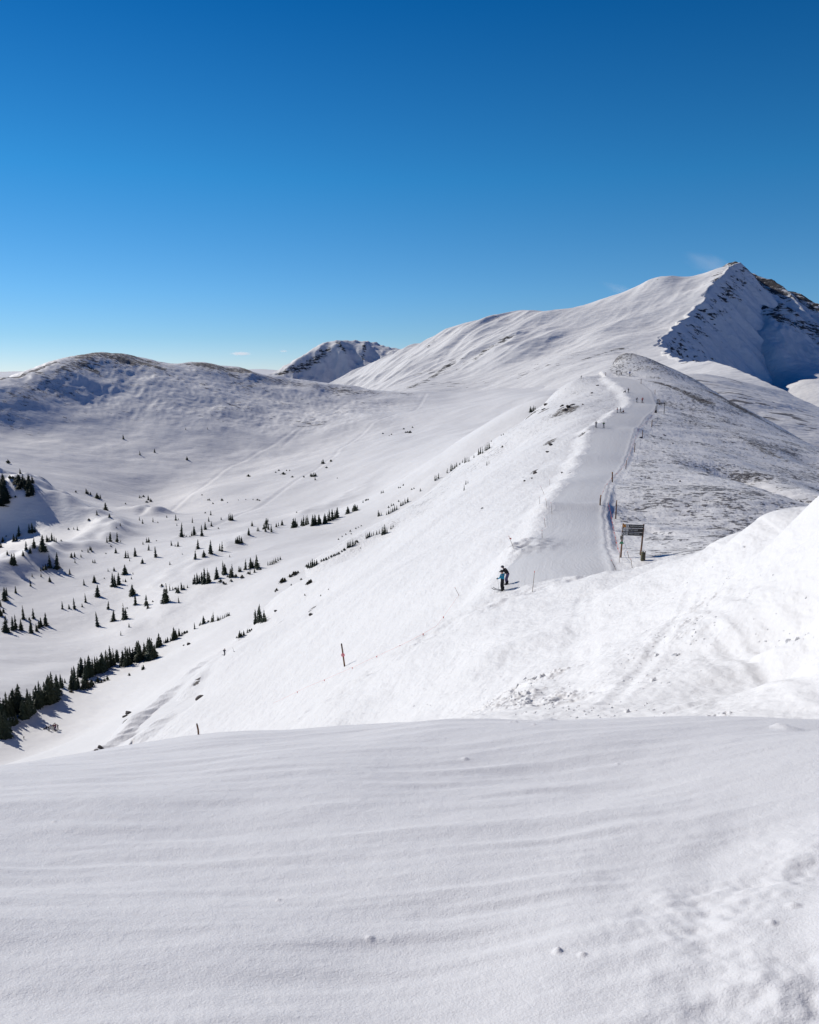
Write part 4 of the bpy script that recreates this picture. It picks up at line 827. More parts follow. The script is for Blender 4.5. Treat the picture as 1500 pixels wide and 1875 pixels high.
cluster([(170, 1560, 82), (176, 1640, 152), (160, 1655, 132), (148, 1660, 122), (134, 1660, 92), (187, 1630, 122), (112, 1610, 152), (122, 1620, 104), (92, 1610, 122), (76, 1615, 127), (60, 1630, 112), (42, 1640, 132), (26, 1650, 112), (10, 1660, 142), (102, 1690, 62), (82, 1700, 54), (62, 1705, 62), (20, 1780, 152), (40, 1775, 122), (4, 1780, 142), (50, 1740, 92), (30, 1740, 120), (10, 1735, 120), (100, 1620, 90), (50, 1650, 90), (70, 1640, 90), (34, 1700, 70), (-12, 1700, 150), (-25, 1760, 150)],
        'at the left-edge end of the long tree row', 'conifers at the left end of the long row', Z5, V, 20)
cluster([(210, 870, 58), (217, 868, 44), (235, 852, 40), (250, 845, 16), (265, 838, 14), (278, 832, 12), (320, 815, 37), (352, 792, 22), (346, 796, 16), (371, 785, 47), (395, 778, 14), (420, 775, 56), (412, 776, 34), (445, 770, 32), (453, 768, 22), (463, 762, 22), (474, 758, 20), (483, 753, 22), (493, 748, 22), (503, 744, 22), (511, 742, 20)], 'on the ridge line that continues the long tree row', 'conifers continuing the long row', Z6, V, 15)
cluster([(355, 622, 22), (348, 622, 14), (390, 612, 10), (370, 642, 8), (312, 682, 22), (303, 682, 16), (320, 680, 16), (318, 697, 14), (297, 680, 14), (266, 685, 8), (214, 685, 8), (173, 672, 12), (152, 655, 8), (137, 663, 6), (187, 655, 6), (201, 655, 6), (13, 682, 12), (732, 481, 7), (740, 480, 8), (752, 482, 12), (628, 486, 6), (724, 465, 7), (764, 458, 7), (668, 490, 6), (657, 495, 5), (420, 690, 5)], 'dotting the open slope below the col', 'trees below the col', Z4, V, 14, 1.5)
# spur crest of the near flank
cluster([(655, 785, 82), (665, 780, 70), (677, 775, 102), (700, 776, 72), (689, 778, 50), (648, 770, 50), (710, 775, 40), (672, 740, 50)], 'in the tight clump on the near spur', 'conifers on the near spur', Z6, RG, 30, .7)
cluster([(568, 860, 38), (577, 856, 28), (590, 850, 30), (610, 835, 22), (622, 828, 16), (632, 822, 12), (552, 865, 12)], 'on the spur below the tight clump', 'shrubs below the spur clump', Z6, RG, 20, .9)
cluster([(935, 475, 18), (945, 478, 30), (956, 478, 42), (966, 475, 48), (978, 470, 40), (990, 460, 30), (1015, 445, 17), (1028, 440, 15), (1042, 435, 17), (1056, 428, 14), (1070, 420, 14), (1082, 415, 14), (1090, 412, 14), (1101, 408, 16), (1112, 404, 16), (1128, 392, 14), (1142, 384, 17), (1160, 370, 37), (1167, 368, 34), (1174, 365, 42), (1186, 360, 40), (1194, 355, 30), (1202, 350, 27), (1212, 340, 18)], 'on the spur crest below mid slope', 'conifers of the middle spur', Z6, None, 20, .9)
cluster([(938, 572, 20), (948, 568, 28), (957, 562, 24), (925, 632, 14), (1012, 635, 12), (1055, 600, 8), (843, 530, 20), (853, 526, 18), (866, 520, 26), (876, 514, 22), (887, 508, 16), (795, 562, 25), (805, 558, 30), (816, 553, 25), (770, 605, 18), (905, 545, 12), (762, 612, 12), (1230, 372, 8), (850, 575, 10)], 'on the flank above the spur clump', 'shrubs on the near flank', Z6, None, 200, .9, twig=True)
cluster([(1262, 318, 30), (1270, 313, 28), (1280, 308, 30), (1292, 303, 20), (1303, 300, 22), (1320, 295, 22), (1334, 290, 24), (1350, 298, 47), (1360, 295, 62), (1370, 290, 40), (1378, 288, 28), (1398, 266, 22), (1410, 256, 20), (1110, 325, 10), (1130, 310, 10), (1150, 298, 10), (1175, 280, 12), (1180, 295, 9), (1205, 265, 9), (1235, 250, 8), (1220, 258, 8)], 'on the upper spur crest', 'conifers of the upper spur', Z6, None, 19, .85)
cluster([(1330, 195, 36), (1345, 190, 20), (1336, 194, 22), (1374, 188, 22), (1386, 182, 24), (1398, 176, 26), (1408, 170, 24), (1418, 164, 28), (1430, 158, 24), (1453, 138, 24), (1464, 132, 22), (1476, 125, 30), (1490, 118, 28), (1385, 150, 14), (1400, 140, 18), (1412, 136, 12), (1440, 116, 12), (1450, 40, 8), (1465, 28, 8)], 'on the steep rib near the upper spur', 'conifers of the steep rib', Z6, None, 15, .9)
cluster([(867, 700, 27), (874, 695, 22), (882, 690, 26), (922, 665, 26), (940, 655, 34), (948, 648, 22), (957, 645, 22), (966, 635, 20), (1005, 618, 28), (1013, 614, 24), (1022, 612, 22), (993, 618, 16), (980, 628, 12), (1045, 595, 14), (1066, 582, 32), (1074, 578, 36), (1085, 575, 30), (1096, 562, 30), (1104, 560, 36), (1115, 552, 32), (1125, 522, 8), (1104, 630, 20), (1114, 622, 14), (1000, 745, 30), (1008, 718, 22), (1018, 712, 14), (800, 748, 15), (722, 722, 9), (700, 735, 10), (1175, 548, 11), (760, 742, 8), (770, 738, 8)], 'on the high flank line under the hilltop', 'conifers of the high flank line', Z4, None, 13, .85)
cluster([(1304, 385, 26), (1311, 384, 20), (1318, 380, 26), (1325, 374, 16), (1180, 490, 8), (1170, 494, 7)], 'at the top of the high flank line', 'shrubs at the top of the flank line', Z4, None, 15, .9)
# lone snags on the domed hill that throw long shadows
for i, (u, v, h, lb) in enumerate([(226, 804, 6.5, 'small dark tree alone on the domed hill face, uppermost left of four'), (256.5, 833, 6, 'small dark tree with the longest shadow on the domed hill'), (283, 828.5, 5.5, 'small snow-crusted tree just right of the longest shadow'),
                                   (342.5, 842, 5, 'small dark tree alone low on the right of the domed hill'), (340, 786.5, 3.2, 'tiny bush high on the domed hill face'), (380, 786, 3, 'tiny bush right of centre on the domed hill face')]):
    plant(u, v, h*1.35, 'c', lb, 'lone trees on the domed hill', V, 1.3)
o = mesh_obj('small_conifers', tiny_v, tiny_f, M_leaf); o['kind'] = 'stuff'; o['label'] = 'smallest dark conifers strewn over the valley snow'
print('trees', ntree, sum(1 for q in bpy.data.objects if q.name.startswith('conifer_tree')), round(time.time()-T_START, 1), 's')

# ------------------------------------------------------------------ rocks
def boulder(seed, sx, sy, sz):
    rn = np.random.RandomState(seed); import bmesh
    bm = bmesh.new(); bmesh.ops.create_icosphere(bm, subdivisions=3, radius=1.0)
    dirs = rn.randn(14, 3); dirs /= np.linalg.norm(dirs, axis=1)[:, None]; off = rn.uniform(.55, .95, 14)
    for v in bm.verts:
        c = np.array(v.co); 
        for d, o in zip(dirs, off):
            q = c@d
            if q > o: c = c-d*(q-o)*0.9
        c *= 1+0.05*rn.randn(); v.co = Vector((c[0]*sx, c[1]*sy, c[2]*sz))
    me = bpy.data.meshes.new('boulder'); bm.to_mesh(me); bm.free(); me.materials.append(M_rock); return me
BL = [boulder(i, 1.25, .8, .55) for i in range(6)]
rocks = [
    (1042, 746, 7, 'largest lichen-brown rock in the outcrop high on the lit flank', 0), (1036, 752, 6, 'brown rock at the lower end of the high flank outcrop', 1), (1048, 742, 5, 'small rock at the upper end of the high flank outcrop', 2),
    (1029, 744, 4, 'small dark rock left of the high flank outcrop', 3), (1000, 741, 5, 'dark rock on the skyline of the flank above a thicket', 4), (995, 750, 4, 'dark rock just below the flank skyline', 5), (1094, 706, 3, 'small dark rock highest on the bright snow face', 0),
    (1084, 720, 3, 'small dark rock on the bright snow face below the highest one', 1), (1068, 741, 2.5, 'tiny rock in the middle of the bright snow face', 2),
    (1009, 815, 5, 'dark rock in the gully left of the groomed run', 3), (1003, 828, 4, 'small rock lower in the gully left of the run', 4), (980, 867, 5, 'twin-topped rock near the left lip of the run', 5), (974, 876, 3, 'small rock trailing the twin-topped rock', 0), (961, 881, 3, 'flat small rock farthest left of the run lip rocks', 1),
    (1030, 866, 3.5, 'grey rock at the very left lip of the run', 2), (883, 931, 3, 'lone reddish rock on the open lit slope', 3), (366, 1278, 8, 'tan rock sticking from snow above the foreground crest', 4), (236, 1306, 8, 'dark rock on the wind-carved spur at lower left', 5),
    (229, 1312, 6, 'smaller rock below the dark one on the carved spur', 0), (570, 1126, 6, 'grey snow-capped rock alone on the lit slope', 1), (505, 1119, 5, 'small dark rock right of the spur clump', 2), (184, 1369, 6, 'dark rock low on the spur beside the foreground crest', 3), (176, 1374, 4, 'small rock at the spur foot touching the foreground crest', 4),
    (346, 1180, 5, 'dark boulder on the snow right of the long tree row', 5), (337, 1182, 3, 'small boulder left of the dark boulder by the long row', 0), (1355, 905, 3, 'dark rock on the stubbly right flank near the white bank', 1), (1232, 812, 2.5, 'small dark rock in the stubble right of the frame gate', 2), (1245, 882, 3, 'dark flat rock in the stubble above the trail sign', 3),
    (1217, 797, 2.5, 'small black rock in the stubble below the frame gate', 4), (1468, 919, 3, 'dark rock where the right flank dips behind the bank', 5)]
for u, v, s_, lb, k in rocks:
    h_ = hit(u, v)
    if not h_: continue
    _, x, y, z, r = h_; S = s_*r/F
    o = bpy.data.objects.new('boulder', BL[k]); COL.objects.link(o); o.location = (x, y, z+S*.05); o.scale = (S, S, S); o.rotation_euler = (random.uniform(-.3, .3), random.uniform(-.3, .3)-0.35, random.uniform(0, 6.28))
    tag(o, lb, 'rock', 'rocks showing through the snow')

# ------------------------------------------------------------------ poles, signs, frames
def place(u, v, only=None):
    _, x, y, z, r = hit(u, v, only); return x, y, z, math.sqrt(x*x+y*y+z*z)
def leaner(x, y, z, H, du=0.0):
    """top point of a pole of height H that leans sideways by du of its height"""
    return Vector((x+du*H, y, z+H))
def bamboo(u, v, hpx, lean, label, flag=False, only=None):
    x, y, z, s_ = place(u, v, only); H = hpx*s_/F; t = thing('marker_pole', (x, y, z)); top = Vector((lean*H, 0, H))
    p = MB(); n = 6; pts = [top*(i/n)-Vector((0, 0, .15 if i == 0 else 0)) for i in range(n+1)]
    p.tube(pts, [.026-.0012*i for i in range(n+1)], 7)
    for i in range(1, n): p.tube([pts[i]-top*.004, pts[i]+top*.004], .030, 7)
    p.build('pole', M_bamboo, t, True)
    MB().tube([top*.93, top*1.0], .03, 7).build('cap', M_pink, t, True)
    if flag:
        q = top*.86; mesh_obj('flag', [tuple(q), tuple(q+Vector((.22, .03, -.05))), tuple(q+Vector((.24, .0, -.2))), tuple(q+Vector((.0, .01, -.17))), tuple(q+Vector((.0, .02, 0))), tuple(q+Vector((.22, .05, -.05))), tuple(q+Vector((.24, .02, -.2))), tuple(q+Vector((.0, .03, -.17)))],
                 [(0, 1, 2, 3), (7, 6, 5, 4), (0, 4, 5, 1), (1, 5, 6, 2), (2, 6, 7, 3), (3, 7, 4, 0)], M_pink, t)
    tag(t, label, 'pole', 'bamboo marker poles'); return t
bamboo(975, 1084, 39, .08, 'thin bamboo pole standing alone right of the two skiers')
bamboo(941, 1004, 23, -.42, 'leaning bamboo pole with pink flag left of the snow heap', True)
bamboo(998.5, 965, 16, -.12, 'thin bamboo pole at the left end of the run lip trio')
bamboo(1002.5, 931, 14, -.05, 'short bamboo pole at the far corner of the run lip') if False else None
bamboo(988.5, 923, 14, -.1, 'thin bamboo pole farthest out on the left run lip')
bamboo(1002, 932, 19, -.16, 'middle bamboo pole standing on the left run lip')
bamboo(1011, 941, 21, -.12, 'nearest of the three bamboo poles on the run lip')
bamboo(993, 985, 14, -.05, 'short bamboo pole on the snow heap beside the run')
bamboo(1007, 889, 11, -.1, 'short bamboo pole on the lip above the corner')
bamboo(997, 906, 16, -.45, 'bamboo pole tilting outward at the run corner')
bamboo(1128, 1043, 18, -.5, 'leaning bamboo pole on the near right corner of the run')
bamboo(1158, 1040, 17, -.2, 'reddish bamboo pole below the big trail sign')
bamboo(1152, 1022, 12, -.3, 'short bamboo pole between the trail sign posts')
bamboo(841, 1091, 16, -.5, 'leaning pink-tipped pole on the lit slope left of the skiers')
def post(u, v, hpx, wpx, lean, label, disc=False, band=False, only=None, mat=None):
    x, y, z, s_ = place(u, v, only); H = hpx*s_/F; w = wpx*s_/F/2; t = thing('wooden_post', (x, y, z)); top = Vector((lean*H, 0, H))
    MB().tube([Vector((0, 0, -.2)), top*.5, top], [w, w*.96, w*.9], 10).build('shaft', mat or M_wood, t, True)
    MB().tube([top, top*1.012+Vector((0, 0, .01))], [w*.9, w*.5], 10).build('cap', M_greywood, t, True)
    if disc:
        c = top*.52+Vector((0, -w-.04, 0)); d = MB()
        for k in range(2):
            d.box(c+Vector((0, -.02*k, 0)), (.34, .02, .34), Matrix.Rotation(math.radians(45*k+8), 3, 'Y'), bev=.006)
        d.build('warning_disc', M_red, t)
        MB().box(c+Vector((0, -.045, 0)), (.22, .006, .07)).build('disc_bar', M_white, t)
    if band: MB().tube([top*.9, top*.97], w*1.12, 10).build('orange_band', M_orange, t, True)
    tag(t, label, 'post', 'wooden marker posts'); return t
post(631.5, 1220, 42, 3.0, -.13, 'weathered post with red warning disc on the lit slope', True)
post(365, 1345, 18, 3.2, -.18, 'plain leaning post just above the foreground crest at left')
post(1127.5, 950, 33, 2.2, .02, 'tall dark post standing behind the big trail sign')
post(1099, 925, 18, 2.2, .04, 'brown post on the right rim of the run where it dips', band=True)
post(1121.5, 883, 18, 2.4, -.04, 'tan post higher on the right rim of the run', band=True)
post(1146, 859, 16, 1.2, .06, 'thin dark post at the run rim bend')
post(1162, 828, 16, 1.4, .02, 'post on the right rim beside stubble, midway up the run')
post(1176.5, 801, 13, 1.4, .0, 'post with dark sandbag near the small blue-shadowed step')
post(1193.5, 782, 12, 1.4, .03, 'post in the stubble just below the near frame gate')
post(1208, 742, 9, .9, .03, 'thin post directly behind the near frame gate')
post(1174, 703, 9, .9, 0, 'thin post in the stubble below the hilltop, left one')
post(1199.5, 722, 8, .9, 0, 'thin post in the stubble below the hilltop, right one')
post(1109, 688, 6, .8, 0, 'thin post on the ledge left of the far frame gate')
x, y, z, s_ = place(1174, 802); o = MB().box((0, 0, .12), (.9, .5, .34), rotz(.3), bev=.1).build('sandbag', M_steel); o.location = (x, y, z); tag(o, 'dark sandbag lying at the foot of a rim post', 'sandbag')

def frame_gate(u0, u1, v, hpx, label, face=True):
    x0, y0, z0, s0 = place(u0, v); x1, y1, z1, s1 = place(u1, v+.5); H = hpx*s0/F; t = thing('frame_gate', (x0, y0, z0)); w = .085
    d = Vector((x1-x0, 0.0, 0)); zb = min(0, z1-z0)
    MB().box((0, 0, H/2-.2), (w*2, w*2, H+.4), bev=.015).build('post', M_greywood, t)
    MB().box(d+Vector((0, 0, H/2-.2)), (w*2, w*2, H+.4), bev=.015).build('post', M_greywood, t)
    MB().box(d/2+Vector((0, -.03, H-.15)), (d.length+.5, .16, .32), bev=.015).build('crossbeam', M_steel, t)
    MB().box(d/2+Vector((0, 0, .35)), (d.length-w*2.2, .05, .10)).build('bottom_rail', M_greywood, t)
    return tag(t, label, 'frame', 'timber frames beside the run')
g1 = frame_gate(1202.5, 1214, 756.5, 18, 'near empty timber frame on the right rim of the run')
g2 = frame_gate(1129.5, 1136.5, 687, 8, 'far small timber frame at the top of the run')
x, y, z, s_ = place(1200.5, 756); t = thing('wooden_post', (x, y, z)); MB().tube([(0, 0, -.2), (0, 0, 2.3)], [.09, .08], 8).build('shaft', M_steel, t, True)
MB().tube([(0, 0, .05), (0, 0, .9)], [.34, .28], 12).build('base_wrap', M_steel, t, True); tag(t, 'dark post with wrapped base touching the near timber frame', 'post')

# trail sign: three planks between two leaning posts
xl, yl, zl, sl = place(1136.5, 1021); xr, yr, zr, sr = place(1171.5, 1028)
k = sl/F; sign = thing('trail_sign', (xl, yl, zl))
def sp(u, v, dy=0.0):      # a point on the sign plane from its place in the photograph's detail
    a, tt = ray(u, v); yy = yl+dy; r = yy/math.cos(a); return Vector((r*math.sin(a)-xl, dy, r*tt-zl))
MB().tube([sp(1136.5, 1025), sp(1138.7, 996), sp(1141.5, 958.5)], [.085, .08, .075], 10).build('post', M_wood, sign, True)
MB().tube([sp(1171, 1032), sp(1175.5, 996), sp(1179, 960)], [.085, .08, .08], 10).build('post', M_wood, sign, True)
names = ['WATCHTOWER', 'THE WEST', 'WEST RIDGE']
def quad_plank(a, b, c, d, th):
    """plank from four corners (lower left, lower right, upper right, upper left)"""
    f = [a, b, c, d]; off = Vector((0, -th, 0)); return [tuple(p+off) for p in f]+[tuple(p) for p in f], [(0, 1, 2, 3), (7, 6, 5, 4), (0, 4, 5, 1), (1, 5, 6, 2), (2, 6, 7, 3), (3, 7, 4, 0)]
for i, (ul, ur, vt, vb) in enumerate([(1140.2, 1179.3, 959.6, 966.0), (1139.4, 1178.2, 966.9, 973.2), (1138.5, 1177.2, 974.0, 979.8)]):
    sl_ = 1.5; F0 = -.10
    A, B, C_, D = sp(ul, vb, F0), sp(ur-.6, vb+sl_, F0), sp(ur, vt+sl_, F0), sp(ul+.5, vt, F0)
    v_, f_ = quad_plank(A, B, C_, D, .05); pl = mesh_obj('plank', v_, f_, M_black, sign)
    for j in range(2):
        q0, q1 = (ul+1.2+j*5.6), (ul+5.8+j*5.6); dv = sl_*(q0-ul)/(ur-ul)
        v_, f_ = quad_plank(sp(q0, vb-.9+dv, F0-.053), sp(q1, vb-.9+dv, F0-.053), sp(q1, vt+.9+dv, F0-.053), sp(q0, vt+.9+dv, F0-.053), .008)
        sq = mesh_obj('symbol_square', v_, f_, M_orange if (i == 0 and j == 0) else M_white, pl)
        cc = sp((q0+q1)/2, (vt+vb)/2+dv, F0-.065); e = .062 if i < 2 or j == 0 else .045
        dv_, df_ = [], []
        for ccx in ((0,) if not (i == 2 and j == 1) else (-.05, .05)):
            b0 = len(dv_); c3 = cc+Vector((ccx, 0, 0))
            for yy in (0, -.006): dv_ += [tuple(c3+Vector((-e, yy, 0))), tuple(c3+Vector((0, yy, -e*1.15))), tuple(c3+Vector((e, yy, 0))), tuple(c3+Vector((0, yy, e*1.15)))]
            df_ += [(b0+4, b0+5, b0+6, b0+7), (b0+3, b0+2, b0+1, b0), (b0, b0+1, b0+5, b0+4), (b0+1, b0+2, b0+6, b0+5), (b0+2, b0+3, b0+7, b0+6), (b0+3, b0, b0+4, b0+7)]
        mesh_obj('diamond', dv_, df_, M_black, pl)
    tx = bpy.data.curves.new('lettering', 'FONT'); tx.body = names[i]; tx.size = 3.3*k; tx.extrude = .003; tx.align_x = 'LEFT'; tx.align_y = 'CENTER'
    to = bpy.data.objects.new('lettering', tx); COL.objects.link(to); to.parent = pl; to.data.materials.append(M_white)
    dg = bpy.context.evaluated_depsgraph_get(); tm = bpy.data.meshes.new_from_object(to.evaluated_get(dg)); tm.name = 'lettering'; bpy.data.objects.remove(to)
    to = bpy.data.objects.new('lettering', tm); COL.objects.link(to); to.parent = pl
    to.location = sp(ul+13, (vt+vb)/2+sl_*.35, F0-.058); to.rotation_euler = (math.pi/2, math.atan(sl_/(ur-ul)), 0)
tag(sign, 'big trail sign of three black planks on two posts', 'sign')
q = sp(1138.6, 984.5, -.12); MB().box(q, (.30, .03, .40), Matrix.Rotation(.06, 3, 'Y'), bev=.01).build('small_panel', plain('tan_panel', (.33, .30, .24), .7), sign)
MB().tube([q+Vector((0, -.005, .0)), q+Vector((0, -.03, 0))], .10, 16).build('panel_symbol', M_greywood, sign)
q = sp(1138.2, 994, -.12); v_, f_ = quad_plank(q+Vector((-.22, 0, -.09)), q+Vector((.24, 0, -.09)), q+Vector((.14, 0, .11)), q+Vector((-.12, 0, .11)), .03); mesh_obj('green_plate', v_, f_, M_green, sign)
x, y, z, s_ = place(1177, 1026.5); t = thing('padded_post', (x, y, z)); H = 17*s_/F
MB().tube([(0, 0, -.1), (0, 0, H*.1), (0, 0, H*.85), (0, 0, H*.9)], [.17, .20, .19, .12], 14).build('padding', M_pad, t, True)
MB().tube([(0, 0, H*.8), (0, 0, H)], [.07, .065], 8).build('post', M_greywood, t, True); MB().tube([(.20, 0, -.1), (.20, 0, H)], [.04, .04], 8).build('side_stake', M_wood, t, True)
for hh in (.25, .5, .75): MB().tube([(0, 0, H*hh), (0, 0, H*hh+.03)], .206, 14).build('strap', M_steel, t, True)
tag(t, 'straw-coloured padded post at the right foot of the trail sign', 'post')

# rope fence on the right rim and the low pink line across the flank
def rope(name, pts, label, flags, sag=.12, rad=.012, hgt=.9):
    stakes = hgt > .4
    P3 = []
    for (u, v) in pts:
        h_ = hit(u, v)
        if h_: P3.append(Vector(h_[1:4])+Vector((0, 0, hgt)))
    t = thing(name, P3[0]-Vector((0, 0, hgt))); base = t.location.copy(); m = MB(); fl = MB()
    st = MB(); path = []
    for a, b in zip(P3[:-1], P3[1:]):
        n = 8
        for i in range(n):
            q = i/n; p = a.lerp(b, q)-Vector((0, 0, sag*4*q*(1-q)*hgt)); path.append(p-base)
    path.append(P3[-1]-base); m.tube(path, rad, 5); m.build('rope', M_pink, t)
    for p in (P3 if stakes else []): MB().tube([p-base-Vector((0, 0, hgt+.1)), p-base+Vector((0, 0, .1))], .02, 6).build('stake', M_bamboo, t)
    for i in range(1, len(path)-1):
        if i % flags == 0:
            p = path[i]; e = .14; fv = [(p+Vector((-e*.5, .006*s2, 0))) for s2 in (1,)]+[p+Vector((e*.5, .006, 0)), p+Vector((.0, .006, -e*1.5)), p+Vector((-e*.5, -.006, 0)), p+Vector((e*.5, -.006, 0)), p+Vector((0, -.006, -e*1.5))]
            mesh_obj('pennant', [tuple(w) for w in fv], [(0, 1, 2), (5, 4, 3), (0, 3, 4, 1), (1, 4, 5, 2), (2, 5, 3, 0)], M_pink, t)
    return tag(t, label, 'rope fence', 'rope fences')
rope('rope_fence', [(1134, 1030), (1127, 1000), (1122, 975), (1118, 950), (1114, 932)], 'pink-flagged rope fence beside the run left of the trail sign', 3)
rope('rope_fence', [(1098, 925), (1108, 900), (1121, 882), (1137, 868), (1146, 856), (1155, 832), (1162, 812), (1170, 790), (1183, 778), (1194, 766), (1200, 756)], 'long rope fence up the right rim of the run', 5)
rope('rope_fence', [(500, 1291), (560, 1262), (631, 1232), (690, 1205), (750, 1178), (800, 1150), (841, 1092)], 'faint pink rope line across the bright left slope', 6, hgt=.22, rad=.007)

# ------------------------------------------------------------------ people
def skin_mesh(verts, edges, radii, name, mat, sub=1):
    me = bpy.data.meshes.new(name); me.from_pydata(verts, edges, []); o = bpy.data.objects.new(name, me); COL.objects.link(o)
    m = o.modifiers.new('skin', 'SKIN'); m.use_smooth_shade = True
    for i, r in enumerate(radii): me.skin_vertices[0].data[i].radius = (r, r) if not isinstance(r, tuple) else r
    me.skin_vertices[0].data[0].use_root = True
    s2 = o.modifiers.new('sub', 'SUBSURF'); s2.levels = sub; s2.render_levels = sub
    dg = bpy.context.evaluated_depsgraph_get(); dg.update(); out = bpy.data.meshes.new_from_object(o.evaluated_get(dg)); out.name = name
    bpy.data.objects.remove(o); bpy.data.meshes.remove(me); out.materials.clear(); out.materials.append(mat)
    out.polygons.foreach_set('use_smooth', [True]*len(out.polygons)); return out
M_skin = plain('skin', (.50, .30, .22), .6)
def mat_cloth(n, c): return plain('cloth_'+n, c, .85, noise=14, col2=tuple(q*.6 for q in c))
CL = dict(teal=mat_cloth('teal', (.01, .30, .50)), black=mat_cloth('black', (.014, .014, .018)), navy=mat_cloth('navy', (.03, .035, .08)), grey=mat_cloth('grey', (.10, .10, .13)), red=mat_cloth('red', (.5, .02, .03)), green=mat_cloth('green', (.03, .16, .05)),
          blue=mat_cloth('blue', (.03, .10, .42)), purple=mat_cloth('purple', (.06, .03, .11)), white=mat_cloth('white', (.5, .5, .52)), maroon=mat_cloth('maroon', (.13, .02, .05)), lilac=mat_cloth('lilac', (.12, .10, .20)))
_pcache = {}
def person_meshes(pose, detail):
    """meshes of a figure facing +x: dict part -> (verts, edges, radii)"""
    if pose == 'stand': hip, kn, an, ch, nk, hd = (0, .95), (.05, .50), (-.02, .10), (.03, 1.28), (.05, 1.48), (.08, 1.63)
    elif pose == 'bend': hip, kn, an, ch, nk, hd = (-.10, .93), (.03, .50), (-.04, .10), (.10, 1.22), (.25, 1.38), (.36, 1.46)
    elif pose == 'ski': hip, kn, an, ch, nk, hd = (-.14, .78), (.12, .46), (-.02, .10), (.06, 1.08), (.16, 1.26), (.23, 1.38)
    elif pose == 'sit': hip, kn, an, ch, nk, hd = (-.05, .16), (.38, .36), (.72, .08), (-.02, .48), (.02, .68), (.05, .83)
    hx, hz = hip; 
    arm = {'stand': ((.02, .22, 1.40), (.08, .30, 1.15), (.28, .22, 1.05)), 'bend': ((.18, .22, 1.31), (.24, .30, 1.05), (.42, .16, 1.12)), 'ski': ((.10, .21, 1.18), (.16, .32, .95), (.40, .28, .92)), 'sit': ((0, .21, .60), (.10, .30, .38), (.30, .20, .30))}[pose]
    legs_v = [(hx, 0, hz), (hx, .09, hz-.04), (kn[0], .12, kn[1]), (an[0], .13, an[1]+.06), (hx, -.09, hz-.04), (kn[0]*.7, -.12, kn[1]), (an[0], -.13, an[1]+.06), (hx+.01, 0, hz+.14)]
    legs_e = [(0, 1), (1, 2), (2, 3), (0, 4), (4, 5), (5, 6), (0, 7)]; legs_r = [.13, .105, .082, .07, .105, .082, .07, .13]
    jk_v = [(hx, 0, hz+.03), (hx*.5+ch[0]*.5, 0, (hz+ch[1])/2), (ch[0], 0, ch[1]), (nk[0]-.02, 0, nk[1]-.03)]; jk_e = [(0, 1), (1, 2), (2, 3)]; jk_r = [(.15, .19), (.145, .17), (.155, .21), .075]
    for sgn in (1, -1):
        b = len(jk_v); jk_v += [(p[0], p[1]*sgn, p[2]) for p in arm]; jk_e += [(2, b), (b, b+1), (b+1, b+2)]; jk_r += [.085, .062, .05]
    bd_v = [(hx, 0, hz+.05), (ch[0], 0, ch[1]), (nk[0], 0, nk[1]), ((nk[0]+hd[0])/2, 0, (nk[1]+hd[1])/2), (hd[0], 0, hd[1]), (hd[0]+.01, 0, hd[1]+.10)]; bd_e = [(0, 1), (1, 2), (2, 3), (3, 4), (4, 5)]; bd_r = [.11, .12, .065, .06, .095, .07]
    for sgn in (1, -1):
        b = len(bd_v); w = arm[2]; bd_v += [(arm[0][0], arm[0][1]*sgn, arm[0][2]), (arm[1][0], arm[1][1]*sgn, arm[1][2]), (w[0], w[1]*sgn, w[2]), (w[0]+.07, w[1]*sgn, w[2]-.01)]
        bd_e += [(1, b), (b, b+1), (b+1, b+2), (b+2, b+3)]; bd_r += [.06, .045, .035, .038]
        b2 = len(bd_v); kk = kn[0] if sgn > 0 else kn[0]*.7; bd_v += [(hx, .09*sgn, hz-.02), (kk, .12*sgn, kn[1]), (an[0], .13*sgn, an[1])]; bd_e += [(0, b2), (b2, b2+1), (b2+1, b2+2)]; bd_r += [.085, .06, .045]
        if detail:
            for f in range(5):
                fb = len(bd_v); a0 = (w[0]+.09, w[1]*sgn+(f-2)*.018, w[2]-.01) if f < 4 else (w[0]+.06, w[1]*sgn-.045*sgn, w[2])
                ln = (.05, .06, .065, .055, .04)[f]; bd_v += [a0, (a0[0]+ln*.7, a0[1], a0[2]-.02), (a0[0]+ln*.8, a0[1], a0[2]-.05)]; bd_e += [(b+3, fb), (fb, fb+1), (fb+1, fb+2)]; bd_r += [.011, .010, .009]
    return dict(body=(bd_v, bd_e, bd_r), trousers=(legs_v, legs_e, legs_r), jacket=(jk_v, jk_e, jk_r)), hd, an, arm
